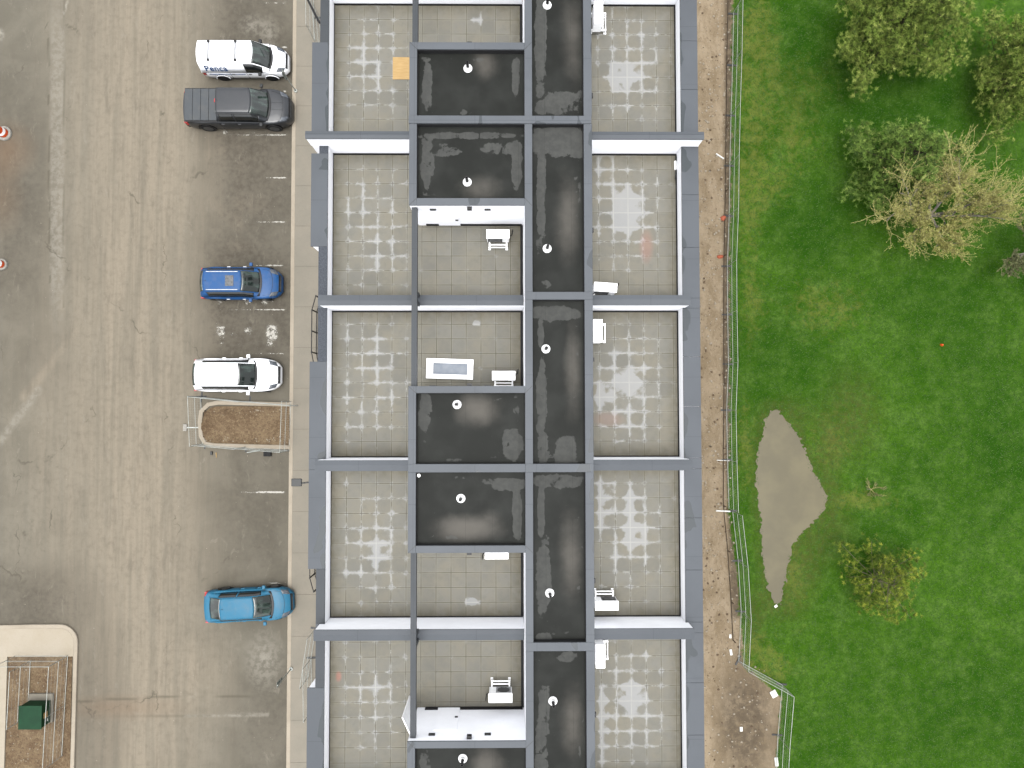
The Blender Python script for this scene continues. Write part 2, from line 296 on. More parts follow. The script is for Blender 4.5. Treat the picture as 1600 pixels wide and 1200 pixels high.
# ------------------------------------------------------------------ mesh helpers
def link(name, me, parent=None):
    o = bpy.data.objects.new(name, me); COL.objects.link(o)
    if parent is not None: o.parent = parent
    return o
def tag(o, label=None, cat=None, group=None, kind=None):
    if label: o['label'] = label
    if cat: o['category'] = cat
    if group: o['group'] = group
    if kind: o['kind'] = kind
    return o
def empty(name, loc, rz=0.0):
    o = link(name, None); o.location = loc; o.rotation_euler = (0, 0, rz); o.empty_display_size = 0.3
    return o
class MB:
    def __init__(s): s.v = []; s.f = []; s.fm = []; s.mi = 0
    def box(s, x0, x1, y0, y1, z0, z1, rot=None, c=None):
        if x0 > x1: x0, x1 = x1, x0
        if y0 > y1: y0, y1 = y1, y0
        b = len(s.v)
        pts = [(x, y, z) for z in (z0, z1) for y in (y0, y1) for x in (x0, x1)]
        if rot is not None: pts = [tuple(Vector(c) + rot @ Vector(p)) for p in pts]
        s.v += pts
        for q in ((0, 2, 3, 1), (4, 5, 7, 6), (0, 1, 5, 4), (2, 6, 7, 3), (0, 4, 6, 2), (1, 3, 7, 5)):
            s.f.append(tuple(b+i for i in q)); s.fm.append(s.mi)
        return s
    def tube(s, a, b, r, n=8, r2=None, caps=True):
        a, b = Vector(a), Vector(b); d = (b-a)
        if d.length < 1e-6: return s
        r2 = r if r2 is None else r2
        q = d.to_track_quat('Z', 'Y'); k = len(s.v)
        for (c, rr) in ((a, r), (b, r2)):
            for i in range(n):
                t = 2*math.pi*i/n
                s.v.append(tuple(c + q @ Vector((rr*math.cos(t), rr*math.sin(t), 0))))
        for i in range(n):
            j = (i+1) % n; s.f.append((k+i, k+j, k+n+j, k+n+i)); s.fm.append(s.mi)
        if caps:
            s.f.append(tuple(k+i for i in reversed(range(n)))); s.fm.append(s.mi)
            s.f.append(tuple(k+n+i for i in range(n))); s.fm.append(s.mi)
        return s
    def lathe(s, prof, n=24, c=(0, 0, 0)):
        k = len(s.v)
        for (r, z) in prof:
            for i in range(n):
                t = 2*math.pi*i/n; s.v.append((c[0]+r*math.cos(t), c[1]+r*math.sin(t), c[2]+z))
        for a in range(len(prof)-1):
            for i in range(n):
                j = (i+1) % n; s.f.append((k+a*n+i, k+a*n+j, k+(a+1)*n+j, k+(a+1)*n+i)); s.fm.append(s.mi)
        s.f.append(tuple(k+(len(prof)-1)*n+i for i in range(n))); s.fm.append(s.mi)
        return s
    def prism(s, poly, z0, z1):
        A = sum(poly[i][0]*poly[(i+1) % len(poly)][1]-poly[(i+1) % len(poly)][0]*poly[i][1] for i in range(len(poly)))
        if A < 0: poly = poly[::-1]
        k = len(s.v); n = len(poly)
        s.v += [(x, y, z0) for x, y in poly] + [(x, y, z1) for x, y in poly]
        for i in range(n):
            j = (i+1) % n; s.f.append((k+i, k+j, k+n+j, k+n+i)); s.fm.append(s.mi)
        s.f.append(tuple(k+n+i for i in range(n))); s.fm.append(s.mi)
        s.f.append(tuple(k+i for i in reversed(range(n)))); s.fm.append(s.mi)
        return s
    def grid(s, rows):
        k = len(s.v); nr = len(rows); nc = len(rows[0])
        for r in rows: s.v += [tuple(p) for p in r]
        for a in range(nr-1):
            for b in range(nc-1):
                s.f.append((k+a*nc+b, k+a*nc+b+1, k+(a+1)*nc+b+1, k+(a+1)*nc+b)); s.fm.append(s.mi)
        return s
    def build(s, name, mats, parent=None, off=None, smooth=False, bevel=0.0):
        if not isinstance(mats, (list, tuple)): mats = [mats]
        v = s.v
        if off is not None: v = [(a-off[0], b-off[1], c-off[2]) for a, b, c in v]
        me = bpy.data.meshes.new(name); me.from_pydata(v, [], s.f); me.update()
        for m_ in mats: me.materials.append(M[m_] if isinstance(m_, str) else m_)
        if max(s.fm, default=0) > 0: me.polygons.foreach_set('material_index', s.fm)
        if smooth:
            me.polygons.foreach_set('use_smooth', [True]*len(s.f))
        o = link(name, me, parent)
        if smooth:
            try:
                me.set_sharp_from_angle(angle=math.radians(38))
            except Exception: pass
        if bevel:
            bv = o.modifiers.new('bevel', 'BEVEL'); bv.width = bevel; bv.segments = 2; bv.limit_method = 'ANGLE'; bv.angle_limit = math.radians(50)
        return o
def copy_thing(o, loc=None, rot=None):
    c = o.copy(); COL.objects.link(c)
    for ch in [q for q in bpy.data.objects if q.parent == o]:
        d_ = ch.copy(); COL.objects.link(d_); d_.parent = c
        for gch in [q for q in bpy.data.objects if q.parent == ch]:
            e = gch.copy(); COL.objects.link(e); e.parent = d_
    if loc is not None: c.location = loc
    if rot is not None: c.rotation_euler = rot
    return c
def sheet(name, xs, ys, z, matn, attrs, parent=None, off=(0, 0, 0), uvf=None, zf=None):
    """flat grid with per-vertex float attributes given as functions of (x, y) arrays"""
    xs = np.asarray(xs, float); ys = np.asarray(ys, float)
    gx, gy = np.meshgrid(xs, ys); nx, ny = len(xs), len(ys)
    zz = np.full(gx.shape, z) if zf is None else z + zf(gx, gy)
    co = np.stack([gx-off[0], gy-off[1], zz-off[2]], -1).reshape(-1, 3)
    i = np.arange(nx*ny).reshape(ny, nx)
    q = np.stack([i[:-1, :-1], i[:-1, 1:], i[1:, 1:], i[1:, :-1]], -1).reshape(-1, 4)
    me = bpy.data.meshes.new(name); me.vertices.add(len(co)); me.vertices.foreach_set('co', co.ravel())
    me.loops.add(q.size); me.loops.foreach_set('vertex_index', q.ravel())
    me.polygons.add(len(q)); me.polygons.foreach_set('loop_start', np.arange(len(q))*4)
    me.update(calc_edges=True); me.validate()
    me.materials.append(M[matn])
    for k, fn in attrs.items():
        a = me.attributes.new(k, 'FLOAT', 'POINT'); a.data.foreach_set('value', np.clip(fn(gx, gy), -1, 2).astype(np.float32).ravel())
    if uvf:
        u, v = uvf(gx, gy); uvs = np.stack([u, v], -1).reshape(-1, 2)
        l = me.uv_layers.new(name='UVMap'); l.data.foreach_set('uv', uvs[q.ravel()].astype(np.float32).ravel())
    return link(name, me, parent)
def blob(px, py, cx, cy, rx, ry, soft=1.0, pw=2.0):
    r = (np.abs((px-cx)/rx)**pw + np.abs((py-cy)/ry)**pw)**(1/pw)
    return np.clip((1+soft/2-r)/soft, 0, 1)
def seg(px, py, x0, y0, x1, y1, wd, soft=1.0):
    dx, dy = x1-x0, y1-y0; t = np.clip(((px-x0)*dx+(py-y0)*dy)/(dx*dx+dy*dy+1e-9), 0, 1)
    d_ = np.hypot(px-(x0+t*dx), py-(y0+t*dy)); return np.clip(1-(d_-wd)/(wd*soft+1e-6), 0, 1)
def polymask(px, py, pts, soft):
    """signed-distance mask of polygon"""
    inside = np.zeros(px.shape, bool); dmin = np.full(px.shape, 1e9); n = len(pts)
    for i in range(n):
        x0, y0 = pts[i]; x1, y1 = pts[(i+1) % n]
        cnd = ((y0 > py) != (y1 > py)) & (px < (x1-x0)*(py-y0)/(y1-y0+1e-9)+x0); inside ^= cnd
        dx, dy = x1-x0, y1-y0; t = np.clip(((px-x0)*dx+(py-y0)*dy)/(dx*dx+dy*dy+1e-9), 0, 1)
        dmin = np.minimum(dmin, np.hypot(px-(x0+t*dx), py-(y0+t*dy)))
    sdist = np.where(inside, dmin, -dmin); return np.clip(0.5+sdist/(2*soft), 0, 1)
def rng_axis(a, b, st, far):   # dense between a and b, coarse out to +-far
    inner = np.arange(a, b+1e-6, st)
    lo = a-np.array([200, 140, 90, 60, 40, 26, 16, 9, 5, 2.5, 1.2, .5]); lo = lo[lo > -far]
    hi = b+np.array([.5, 1.2, 2.5, 5, 9, 16, 26, 40, 60, 90, 140, 200]); hi = hi[hi < far]
    return np.concatenate([[-far], lo, inner, hi, [far]])

# ------------------------------------------------------------------ ground
DIRT = [(900, -60), (1146, -60), (1143, 200), (1140, 420), (1140, 640), (1138, 800), (1150, 880), (1158, 980), (1162, 1040), (1190, 1062), (1222, 1090), (1216, 1160), (1208, 1260), (900, 1260)]
def gp(fn):
    def h_(x, y):
        px, py = projpx(x, y, 0.0); return fn(px, py)
    return h_
PUD_ = [(1206, 640), (1216, 641), (1226, 650), (1234, 664), (1246, 680), (1256, 694), (1260, 712), (1264, 728), (1274, 745), (1284, 762), (1291, 778), (1288, 792), (1278, 808), (1264, 822), (1250, 836), (1240, 850), (1234, 868), (1230, 890), (1226, 912), (1223, 932), (1222, 944), (1212, 946), (1203, 938), (1199, 920), (1195, 896), (1191, 870), (1189, 845), (1188, 815), (1184, 790), (1182, 760), (1182, 730), (1184, 700), (1189, 676), (1196, 656)]
YEL = [(1180, 50, 30, 60), (1172, 190, 22, 80), (1170, 340, 20, 60), (1200, 290, 40, 30), (1240, 215, 40, 40), (1175, 480, 18, 60), (1290, 480, 60, 40), (1180, 1020, 30, 50), (1165, 700, 15, 70), (1250, 130, 60, 40), (1300, 690, 30, 40), (1240, 900, 24, 60), (1190, 90, 20, 60), (1340, 780, 60, 20), (1205, 1045, 40, 20)]
DEEP = [(1330, 150, 90, 60), (1420, 150, 110, 40), (1240, 370, 40, 30), (1260, 60, 40, 80), (1500, 520, 60, 50), (1300, 330, 50, 60), (1550, 700, 80, 90), (1500, 1130, 160, 60), (1230, 560, 60, 50), (1420, 460, 90, 30)]
BRN = [(1232, 650, 38, 26), (1290, 730, 20, 60), (1290, 820, 34, 50), (1262, 880, 20, 50), (1330, 650, 40, 60), (1225, 945, 30, 22), (1180, 960, 14, 40)]
sheet('ground', rng_axis(5, 34, 0.14, 300), rng_axis(-24, 27, 0.14, 300), 0.0, 'ground', {
    'dirt': gp(lambda a, b: np.maximum(polymask(a, b, DIRT, 14), (a < 900)*1.0)),
    'yellow': gp(lambda a, b: np.clip(sum(blob(a, b, *q, soft=1.6) for q in YEL), 0, 1)),
    'deep': gp(lambda a, b: np.clip(sum(blob(a, b, *q, soft=1.8) for q in DEEP), 0, 1)),
    'brown': gp(lambda a, b: np.clip(sum(blob(a, b, *q, soft=1.2) for q in BRN) + .9*np.clip(1-np.abs(polymask(a, b, PUD_, 18)-.42)*2.6, 0, 1), 0, 1)),
    'mud': gp(lambda a, b: np.clip(blob(a, b, 1165, 1130, 42, 90, soft=.9)+seg(a, b, 1138, 0, 1136, 560, 4)+seg(a, b, 1136, 560, 1150, 960, 5), 0, 1)),
}, zf=lambda x, y: 0.0*x)
tag(bpy.data.objects['ground'], kind='structure')
# asphalt lot
def adust(a, b):
    base = blob(a, b, 215, 600, 105, 2000, soft=1.3)
    base = np.maximum(base, 0.75*seg(a, b, 225, 290, 262, 470, 6, 3)); base = np.maximum(base, 0.8*seg(a, b, 258, 262, 330, 240, 4, 3)); base = np.maximum(base, .6*seg(a, b, 98, 480, 150, 320, 3, 3)); base = np.maximum(base, .6*seg(a, b, 330, 315, 372, 350, 6, 2)); base = np.maximum(base, .6*seg(a, b, 300, 240, 350, 235, 3, 2)); base = np.maximum(base, .7*seg(a, b, 150, 480, 40, 620, 3, 3)); base = np.maximum(base, .5*seg(a, b, 262, 470, 262, 700, 5, 3)); base = np.maximum(base, .55*seg(a, b, 262, 700, 310, 830, 4, 3)); base = np.maximum(base, .55*blob(a, b, 370, 385, 26, 9, soft=1.2)); base = np.maximum(base, .5*blob(a, b, 385, 320, 30, 14, soft=1.4))
    return np.clip(base + 0.4*blob(a, b, 320, 250, 90, 60, soft=2) + .4*blob(a, b, 60, 700, 50, 200, soft=2) + .5*blob(a, b, 300, 1060, 50, 40, soft=2), 0, 1)
def adark(a, b):
    m_ = blob(a, b, 400, 180, 75, 260, soft=.9, pw=4)*.9
    m_ = np.maximum(m_, blob(a, b, 395, 470, 80, 120, soft=.7, pw=4))
    m_ = np.maximum(m_, blob(a, b, 400, 780, 75, 150, soft=1.2)*.6)
    m_ = np.maximum(m_, blob(a, b, 420, 1140, 60, 90, soft=1.2)*.7)
    m_ = np.maximum(m_, blob(a, b, 20, 320, 60, 190, soft=1.2)*.7)
    m_ = np.maximum(m_, blob(a, b, 60, 950, 90, 60, soft=1.2)*.8)
    m_ = np.maximum(m_, blob(a, b, 150, 1120, 40, 160, soft=1.2)*.6)
    return np.maximum(m_, blob(a, b, 60, 560, 40, 60, soft=1.4)*.35)
xs = np.concatenate([[-120, -80, -55, -40], np.arange(-31, -11.9, 0.1), [X(455, 0)]])
ys = np.concatenate([[-120, -80, -50, -32], np.arange(-23, 25.0, 0.12), [35, 60, 90, 120]])
asph = sheet('asphalt_lot', xs, ys, 0.02, 'asphalt', {
    'dust': gp(adust), 'dark': gp(adark),
    'rust': gp(lambda a, b: blob(a, b, 10, 235, 30, 30, soft=1.6)*.8+blob(a, b, 0, 310, 24, 40, soft=1.6)*.5+.5*blob(a, b, 190, 1105, 70, 14, soft=1.4)),
    'light': gp(lambda a, b: np.clip(seg(a, b, 106, 0, 100, 24, 1, 1)+blob(a, b, 90, 250, 11, 240, soft=.5, pw=6)*.45+blob(a, b, 0, 55, 6, 8)+.5*seg(a, b, 0, 690, 60, 610, 3, 2)+.7*blob(a, b, 413, 1030, 20, 30, soft=1.8)+.5*blob(a, b, 395, 40, 14, 12, soft=1.6)+.5*blob(a, b, 420, 55, 10, 20, soft=1.6)+.7*seg(a, b, 290, 1118, 420, 1116, 1.2, 1), 0, 1)),
    'crack': gp(lambda a, b: np.clip(seg(a, b, 76, 60, 78, 470, .8, 1)*(np.sin(b*.09)+np.sin(b*.023+1) > -.2)+seg(a, b, 101, 0, 99, 480, .5, 1)*.7+seg(a, b, 120, 1096, 300, 1086, .8, 1)+seg(a, b, 300, 1086, 440, 1090, .6, 1)+seg(a, b, 150, 1118, 330, 1118, .6, 1)*.6+seg(a, b, 104, 40, 122, 48, 1, 1), 0, 1)),
})
tag(asph, kind='structure')
def pw_(px, py, h=0.0):
    p = P(px, py, h); return (p.x, p.y)
# sidewalk along the building with kerb
SWX0, SWX1 = X(458, .14), X(640, 0)
def slabs(name, x0, x1, y0, y1, z, pitch, matn, gap=0.012):
    mb = MB(); y = y0
    while y < y1:
        mb.box(x0, x1, y+gap, min(y+pitch, y1)-gap, 0.0, z); y += pitch
    mb.mi = 1; mb.box(x0+.01, x1-.01, y0, y1, 0.0, z-0.012)
    o = mb.build(name, [matn, 'silt_cloth']); tag(o, kind='structure'); return o
slabs('sidewalk', SWX0, SWX1, -60, 60, 0.14, 2.35, 'sidewalk', 0.006)
def ribbon(name, pts, wdt, z0, z1, matn, kind='structure', closed=False):
    n = len(pts); pv = [Vector((p[0], p[1])) for p in pts]; left, right = [], []
    for i in range(n):
        a = pv[(i-1) % n] if (closed or i > 0) else pv[i]; b = pv[(i+1) % n] if (closed or i < n-1) else pv[i]
        d_ = (b-a).normalized(); nn = Vector((-d_.y, d_.x))*wdt/2
        left.append(pv[i]+nn); right.append(pv[i]-nn)
    mb = MB(); sec = []
    for i in range(n):
        l, r = left[i], right[i]
        e = (r-l)*0.12
        sec.append([(l.x, l.y, z0), (l.x, l.y, z1-.02), (l.x+e.x, l.y+e.y, z1), (r.x-e.x, r.y-e.y, z1), (r.x, r.y, z1-.02), (r.x, r.y, z0)])
    if closed: sec.append(sec[0])
    mb.grid(sec); mb.f = [tuple(reversed(f)) for f in mb.f]
    if not closed: mb.f += [tuple(range(6)), tuple(reversed(range(len(mb.v)-6, len(mb.v))))]; mb.fm += [0, 0]
    o = mb.build(name, matn); 
    if kind: tag(o, kind=kind)
    return o
kx = (X(453, .15)+SWX0)/2
ribbon('kerb', [(kx, y) for y in np.arange(-60, 60.1, 3)], abs(SWX0-X(451.5, .15))-.004, 0.0, 0.15, 'curb')
# corner pavement bottom-left
def arc(cx, cy, r, a0, a1, n=8): return [(cx+r*math.cos(math.radians(a0+(a1-a0)*i/n)), cy+r*math.sin(math.radians(a0+(a1-a0)*i/n))) for i in range(n+1)]
cA = P(118, 1010, .14); cB = P(0, 981, .14); xk = X(118, .14, 1015); yk = Y(979, .14, 60); r_ = 0.9
xkb = X(112, .14, 1200)
path = [(-60, yk-.35)] + [(-28, yk-.02), (-27, yk)] + arc(xk-r_, yk-r_, r_, 90, 0) + [(xkb+.02, Y(1200, .14)), (xkb-1.2, -60)]
ribbon('corner_kerb', path, 0.22, 0.0, 0.16, 'curb')
xin = X(108, .1, 1030); yin = Y(1026, .14, 60)
mb = MB()
inner = [(-60, yk-.46), (-27, yk-.11)] + arc(xk-r_, yk-r_, r_-.115, 90, 0) + [(xk-.125, yin), (xin-.02, yin), (X(12, .1, 1028), yin), (X(7, .1, 1200), Y(1200, .1)), (X(0, .1), -60), (-60, -60)]
mb.prism(inner, 0.0, 0.14); tag(mb.build('corner_pavement', 'apron'), kind='structure')
def patch_grid(name, x0, x1, y0, y1, z, matn, amp=0.06, st=.15):
    xs = np.arange(x0, x1+st/2, st); ys = np.arange(y0, y1+st/2, st)
    rg = np.random.RandomState(3)
    def zf(x, y): return amp*(np.sin(x*2.1+y*1.3)+np.sin(x*4.7-y*3.1)+np.sin(x*1.1+y*5.2))/3 + rg.uniform(-.015, .015, x.shape)
    return sheet(name, xs, ys, z, matn, {}, zf=zf)
o = patch_grid('verge_soil', X(12, .05, 1100)-.1, xk-.16, -40, yin-.02, .06, 'soil', .03, .16); tag(o, kind='structure')
# kerbed island between the stalls
isl = [P(453, 632, .15), P(340, 629, .15), P(325, 632, .15), P(314, 643, .15), P(312, 660, .15), P(314, 682, .15), P(320, 693, .15), P(334, 696, .15), P(453, 699, .15)]
islp = [(p.x, p.y) for p in isl]
ribbon('island_kerb', islp, 0.24, 0.0, 0.16, 'curb')
mb = MB(); nxs = 34; rows = []
rg = random.Random(2)
y_lo, y_hi = islp[-1][1]+.1, islp[0][1]-.1; x_lo, x_hi = islp[4][0]+.1, islp[0][0]
for i in range(nxs+1):
    x = x_lo+(x_hi-x_lo)*i/nxs; e = min(1, (x-x_lo)/.9); sh = .85*(1-math.sqrt(max(0, 1-(1-e)**2)))
    rows.append([(x, y_lo+sh+(y_hi-y_lo-2*sh)*j/20, .1+.09*math.sin(math.pi*j/20)+rg.uniform(-.02, .03)) for j in range(21)])
mb.grid(rows); mb.f = [tuple(reversed(f)) for f in mb.f]
tag(mb.build('island_soil', 'soil', smooth=True), kind='structure')
# worn stall lines and ghosted markings
def marking(pts, keep, zz=.026, name='road_marking'):
    (x0, y0), (x1, y1) = pts
    a, b = P(x0, y0), P(x1, y1); xs = np.arange(a.x, b.x, .05); ys = np.linspace(b.y, a.y, max(3, int(abs(a.y-b.y)/.05)))
    o = sheet(name, xs, ys, zz, 'worn_paint', {'keep': gp(keep)}); tag(o, kind='structure'); return o
def lk(x0, x1, yc, k0, k1):
    return lambda a, b: np.interp(a, [x0-1, x0+6, x1-8, x1+2], [0, k0, k1, .2])*np.clip(1.5-np.abs(b-yc)/2.0, 0, 1)
for (x0, x1, y, k0, k1) in [(365, 452, 5, .2, .62), (437, 452, 74, .7, .7), (438, 452, 143, .6, .7), (345, 452, 211, .45, .7), (408, 452, 278, .5, .7), (376, 452, 347, .45, .62),
                            (372, 447, 415, .42, .68), (322, 451, 484, .32, .7), (330, 451, 552.5, .28, .6), (358, 447, 769, .35, .75), (392, 440, 911, .3, .72)]:
    marking(((x0, y-4), (x1, y+4)), lk(x0, x1, y, k0, k1))
marking(((332, 504), (442, 548)), lambda a, b: .56*blob(a, b, 425, 521, 14, 19, soft=.9)+.54*blob(a, b, 345, 518, 12, 17, soft=1.2)+.54*blob(a, b, 388, 516, 9, 9, soft=1.2)+.4*blob(a, b, 366, 522, 8, 6, soft=1)+.35*blob(a, b, 380, 540, 44, 6, soft=1))
marking(((330, 463), (440, 481)), lambda a, b: .5*blob(a, b, 343, 470, 7, 9, soft=1)+.5*blob(a, b, 387, 471, 8, 8, soft=1)+.5*blob(a, b, 414, 472, 9, 8, soft=1)+.4*blob(a, b, 428, 470, 4, 7, soft=1)+.35*blob(a, b, 360, 470, 8, 4))
marking(((340, 203), (410, 218)), lambda a, b: .5*blob(a, b, 352, 207, 6, 6, soft=1)+.45*blob(a, b, 395, 207, 8, 5, soft=1))
# puddle
PUD = [(1206, 640), (1216, 641), (1226, 650), (1234, 664), (1246, 680), (1256, 694), (1260, 712), (1264, 728), (1274, 745), (1284, 762), (1291, 778), (1288, 792), (1278, 808), (1264, 822), (1250, 836), (1240, 850), (1234, 868), (1230, 890), (1226, 912), (1223, 932), (1222, 944), (1212, 946), (1203, 938), (1199, 920), (1195, 896), (1191, 870), (1189, 845), (1188, 815), (1184, 790), (1182, 760), (1182, 730), (1184, 700), (1189, 676), (1196, 656)]
def vnoise(x, y, seed):      # smooth value noise for ragged outlines
    r = np.random.RandomState(seed).rand(64, 64); xi, yi = np.floor(x).astype(int), np.floor(y).astype(int); fx, fy = x-xi, y-yi
    fx = fx*fx*(3-2*fx); fy = fy*fy*(3-2*fy); g_ = lambda a, b: r[a % 64, b % 64]
    return (g_(xi, yi)*(1-fx)+g_(xi+1, yi)*fx)*(1-fy)+(g_(xi, yi+1)*(1-fx)+g_(xi+1, yi+1)*fx)*fy
pxs = np.arange(1176, 1298, 1.0); pys = np.arange(632, 954, 1.0); gx_, gy_ = np.meshgrid(pxs, pys)
mk = polymask(gx_, gy_, PUD, 6)+(vnoise(gx_/3.2, gy_/3.2, 5)-.5)*.42+(vnoise(gx_/9, gy_/9, 6)-.5)*.5 > .5
dd_ = np.stack([(gx_-800)/F, (600-gy_)/F, -np.ones_like(gx_)], -1) @ np.array(RM).T; tq = -H/dd_[..., 2]
mb = MB(); idx = {}
def pv_(i, j):
    if (i, j) not in idx: idx[(i, j)] = len(mb.v); mb.v.append((dd_[i, j, 0]*tq[i, j], dd_[i, j, 1]*tq[i, j], .012))
    return idx[(i, j)]
for i in range(len(pys)-1):
    for j in range(len(pxs)-1):
        if mk[i, j]: mb.f.append((pv_(i+1, j), pv_(i+1, j+1), pv_(i, j+1), pv_(i, j))); mb.fm.append(0)
tag(mb.build('puddle_water', 'muddy_water'), kind='structure')
# loose stones on the dirt, pebbles in the lot and grit
mb = MB(); rg = random.Random(11)
def stone(x, y, z, r):
    k = len(mb.v); n = 5
    for (zz, q) in ((0, 1), (.6, .8)):
        for i in range(n):
            t = 2*math.pi*i/n+rg.uniform(0, .5); mb.v.append((x+r*q*math.cos(t)*rg.uniform(.7, 1.2), y+r*q*math.sin(t)*rg.uniform(.7, 1.2), z+zz*r))
    for i in range(n):
        j = (i+1) % n; mb.f.append((k+i, k+j, k+n+j, k+n+i)); mb.fm.append(mb.mi)
    mb.f.append(tuple(k+n+i for i in range(n))); mb.fm.append(mb.mi)
for i in range(1500):
    py = rg.uniform(-20, 1220); px = rg.uniform(1092, 1142+max(0, (py-800)/10 if py < 1040 else 60))
    mb.mi = 0 if rg.random() < .7 else 1; p = P(px, py); stone(p.x, p.y, 0, rg.choice([.02, .03, .03, .04, .07]))
for i in range(420):
    p = P(rg.uniform(318, 440), rg.uniform(640, 690)); mb.mi = rg.choice([0, 1]); stone(p.x, p.y, .13, rg.uniform(.015, .05))
for i in range(200):
    p = P(rg.uniform(16, 104), rg.uniform(1040, 1210)); mb.mi = rg.choice([0, 1]); stone(p.x, p.y, .05, rg.uniform(.015, .05))
for i in range(130):
    p = P(rg.uniform(0, 450), rg.uniform(0, 1200)); mb.mi = 0; stone(p.x, p.y, .02, rg.uniform(.01, .025))
m_noisy('stone_pale', L(196, 186, 168), L(168, 154, 132), 9, 0.9); m_noisy('stone_brown', L(122, 100, 76), L(98, 80, 60), 9, 0.9)
tag(mb.build('gravel', ['stone_pale', 'stone_brown']), kind='stuff')
# grass blades that give the lawn its nap
rs = np.random.RandomState(21); NB = 70000
px = rs.uniform(1150, 1640, NB); py = rs.uniform(-30, 1230, NB)
okm = (polymask(px, py, DIRT, 6) < .45) & (polymask(px, py, PUD, 5) < .72)
px, py = px[okm], py[okm]
RI = np.array(RM); dv = np.stack([(px-800)/F, (600-py)/F, -np.ones_like(px)], -1) @ RI.T; tt = -H/dv[:, 2]
bx, by = dv[:, 0]*tt, dv[:, 1]*tt; n = len(bx); ang = rs.uniform(0, 2*np.pi, n); ln = rs.uniform(.04, .11, n); wd_ = rs.uniform(.012, .03, n); up = rs.uniform(.015, .05, n)
dx, dy = np.cos(ang), np.sin(ang)
v0 = np.stack([bx-dy*wd_, by+dx*wd_, np.full(n, .004)], -1); v1 = np.stack([bx+dy*wd_, by-dx*wd_, np.full(n, .004)], -1); v2 = np.stack([bx+dx*ln, by+dy*ln, up], -1)
def tri_mesh(name, v0, v1, v2, mats, tone, parent=None, midx=None):
    n = len(v0); co = np.stack([v0, v1, v2], 1).reshape(-1, 3)
    me = bpy.data.meshes.new(name); me.vertices.add(3*n); me.vertices.foreach_set('co', co.astype(np.float32).ravel())
    me.loops.add(3*n); me.loops.foreach_set('vertex_index', np.arange(3*n)); me.polygons.add(n); me.polygons.foreach_set('loop_start', np.arange(n)*3)
    for m_ in mats: me.materials.append(M[m_])
    a = me.attributes.new('tone', 'FLOAT', 'POINT'); a.data.foreach_set('value', np.repeat(tone, 3).astype(np.float32))
    me.update(calc_edges=True)
    return link(name, me, parent)
leaf_mat('grass_blade', L(54, 92, 18), L(68, 108, 24), L(84, 122, 34))
tag(tri_mesh('grass', v0, v1, v2, ['grass_blade'], rs.uniform(0, 1, n)**1.3), kind='stuff')

# ------------------------------------------------------------------ townhouses
T = 11.0; HP = T+.9; HW = T+1.7; HT = T+3.05; HR = T+2.72
XP0, XP1 = X(638, HT), X(650, HT)          # left stair-penthouse cap
XC0, XC1, XC2, XC3 = X(820.5, HT), X(832.5, HT), X(914, HT), X(927, HT)
XL_in, XL_bay, XL_rec = X(510, HP), X(483.5, HP), X(496, HP)
XR_in, XR_out = X(1068, HP), X(1095, HP)
# boundaries (centre lines) measured on the low party-wall caps
PW = [(-42, -30), (205, 217), (461, 477), (719, 736), (984, 1001), (1252, 1268)]
PWY = [(Y(a, HW, 600), Y(b, HW, 600)) for a, b in PW]      # (north edge, south edge)
HC = [None, (181, 193), (456, 468), (725, 738), (1004.5, 1018), None]
def addattr(o, name, fn):
    me = o.data; n = len(me.vertices); co = np.empty(n*3); me.vertices.foreach_get('co', co); co = co.reshape(-1, 3)
    a = me.attributes.new(name, 'FLOAT', 'POINT'); a.data.foreach_set('value', np.asarray(fn(co), dtype=np.float32))
def ridge_cap(mb, x0, x1, yn, ys, z, th=.06, ridge=.42, rise=.035):
    """coping running along x with a low ridge; yn north edge > ys south edge"""
    yr = yn+(ys-yn)*ridge; k = len(mb.v)
    for x in (x0, x1): mb.v += [(x, ys, z-th), (x, ys, z), (x, yr, z+rise), (x, yn, z), (x, yn, z-th)]
    for i in range(5):
        j = (i+1) % 5; mb.f.append((k+j, k+i, k+5+i, k+5+j)); mb.fm.append(mb.mi)
    mb.f += [(k, k+1, k+2, k+3, k+4)[::-1], (k+9, k+8, k+7, k+6, k+5)[::-1]]; mb.fm += [mb.mi, mb.mi]
def cap(mb, x0, x1, y0, y1, z, th=.07): mb.box(x0, x1, y0, y1, z-th, z)
BAYS = {0: [(66, 206)], 1: [(226, 385)], 2: [(565, 719.5)], 3: [(735.5, 889)], 4: [(1075, 1252)]}
LAB = ['partly seen townhouse at the top edge of the photo, plywood board on its left terrace',
       'townhouse below the long protruding dividing wall, brightest lime stain on its right terrace',
       'middle townhouse with the white framed pane lying on its terrace',
       'townhouse whose grey floodlight reaches over the sidewalk, white condenser half hidden under its penthouse edge',
       'townhouse at the bottom edge of the photo, pink mark on its left terrace']
houses = []
GAP = .07
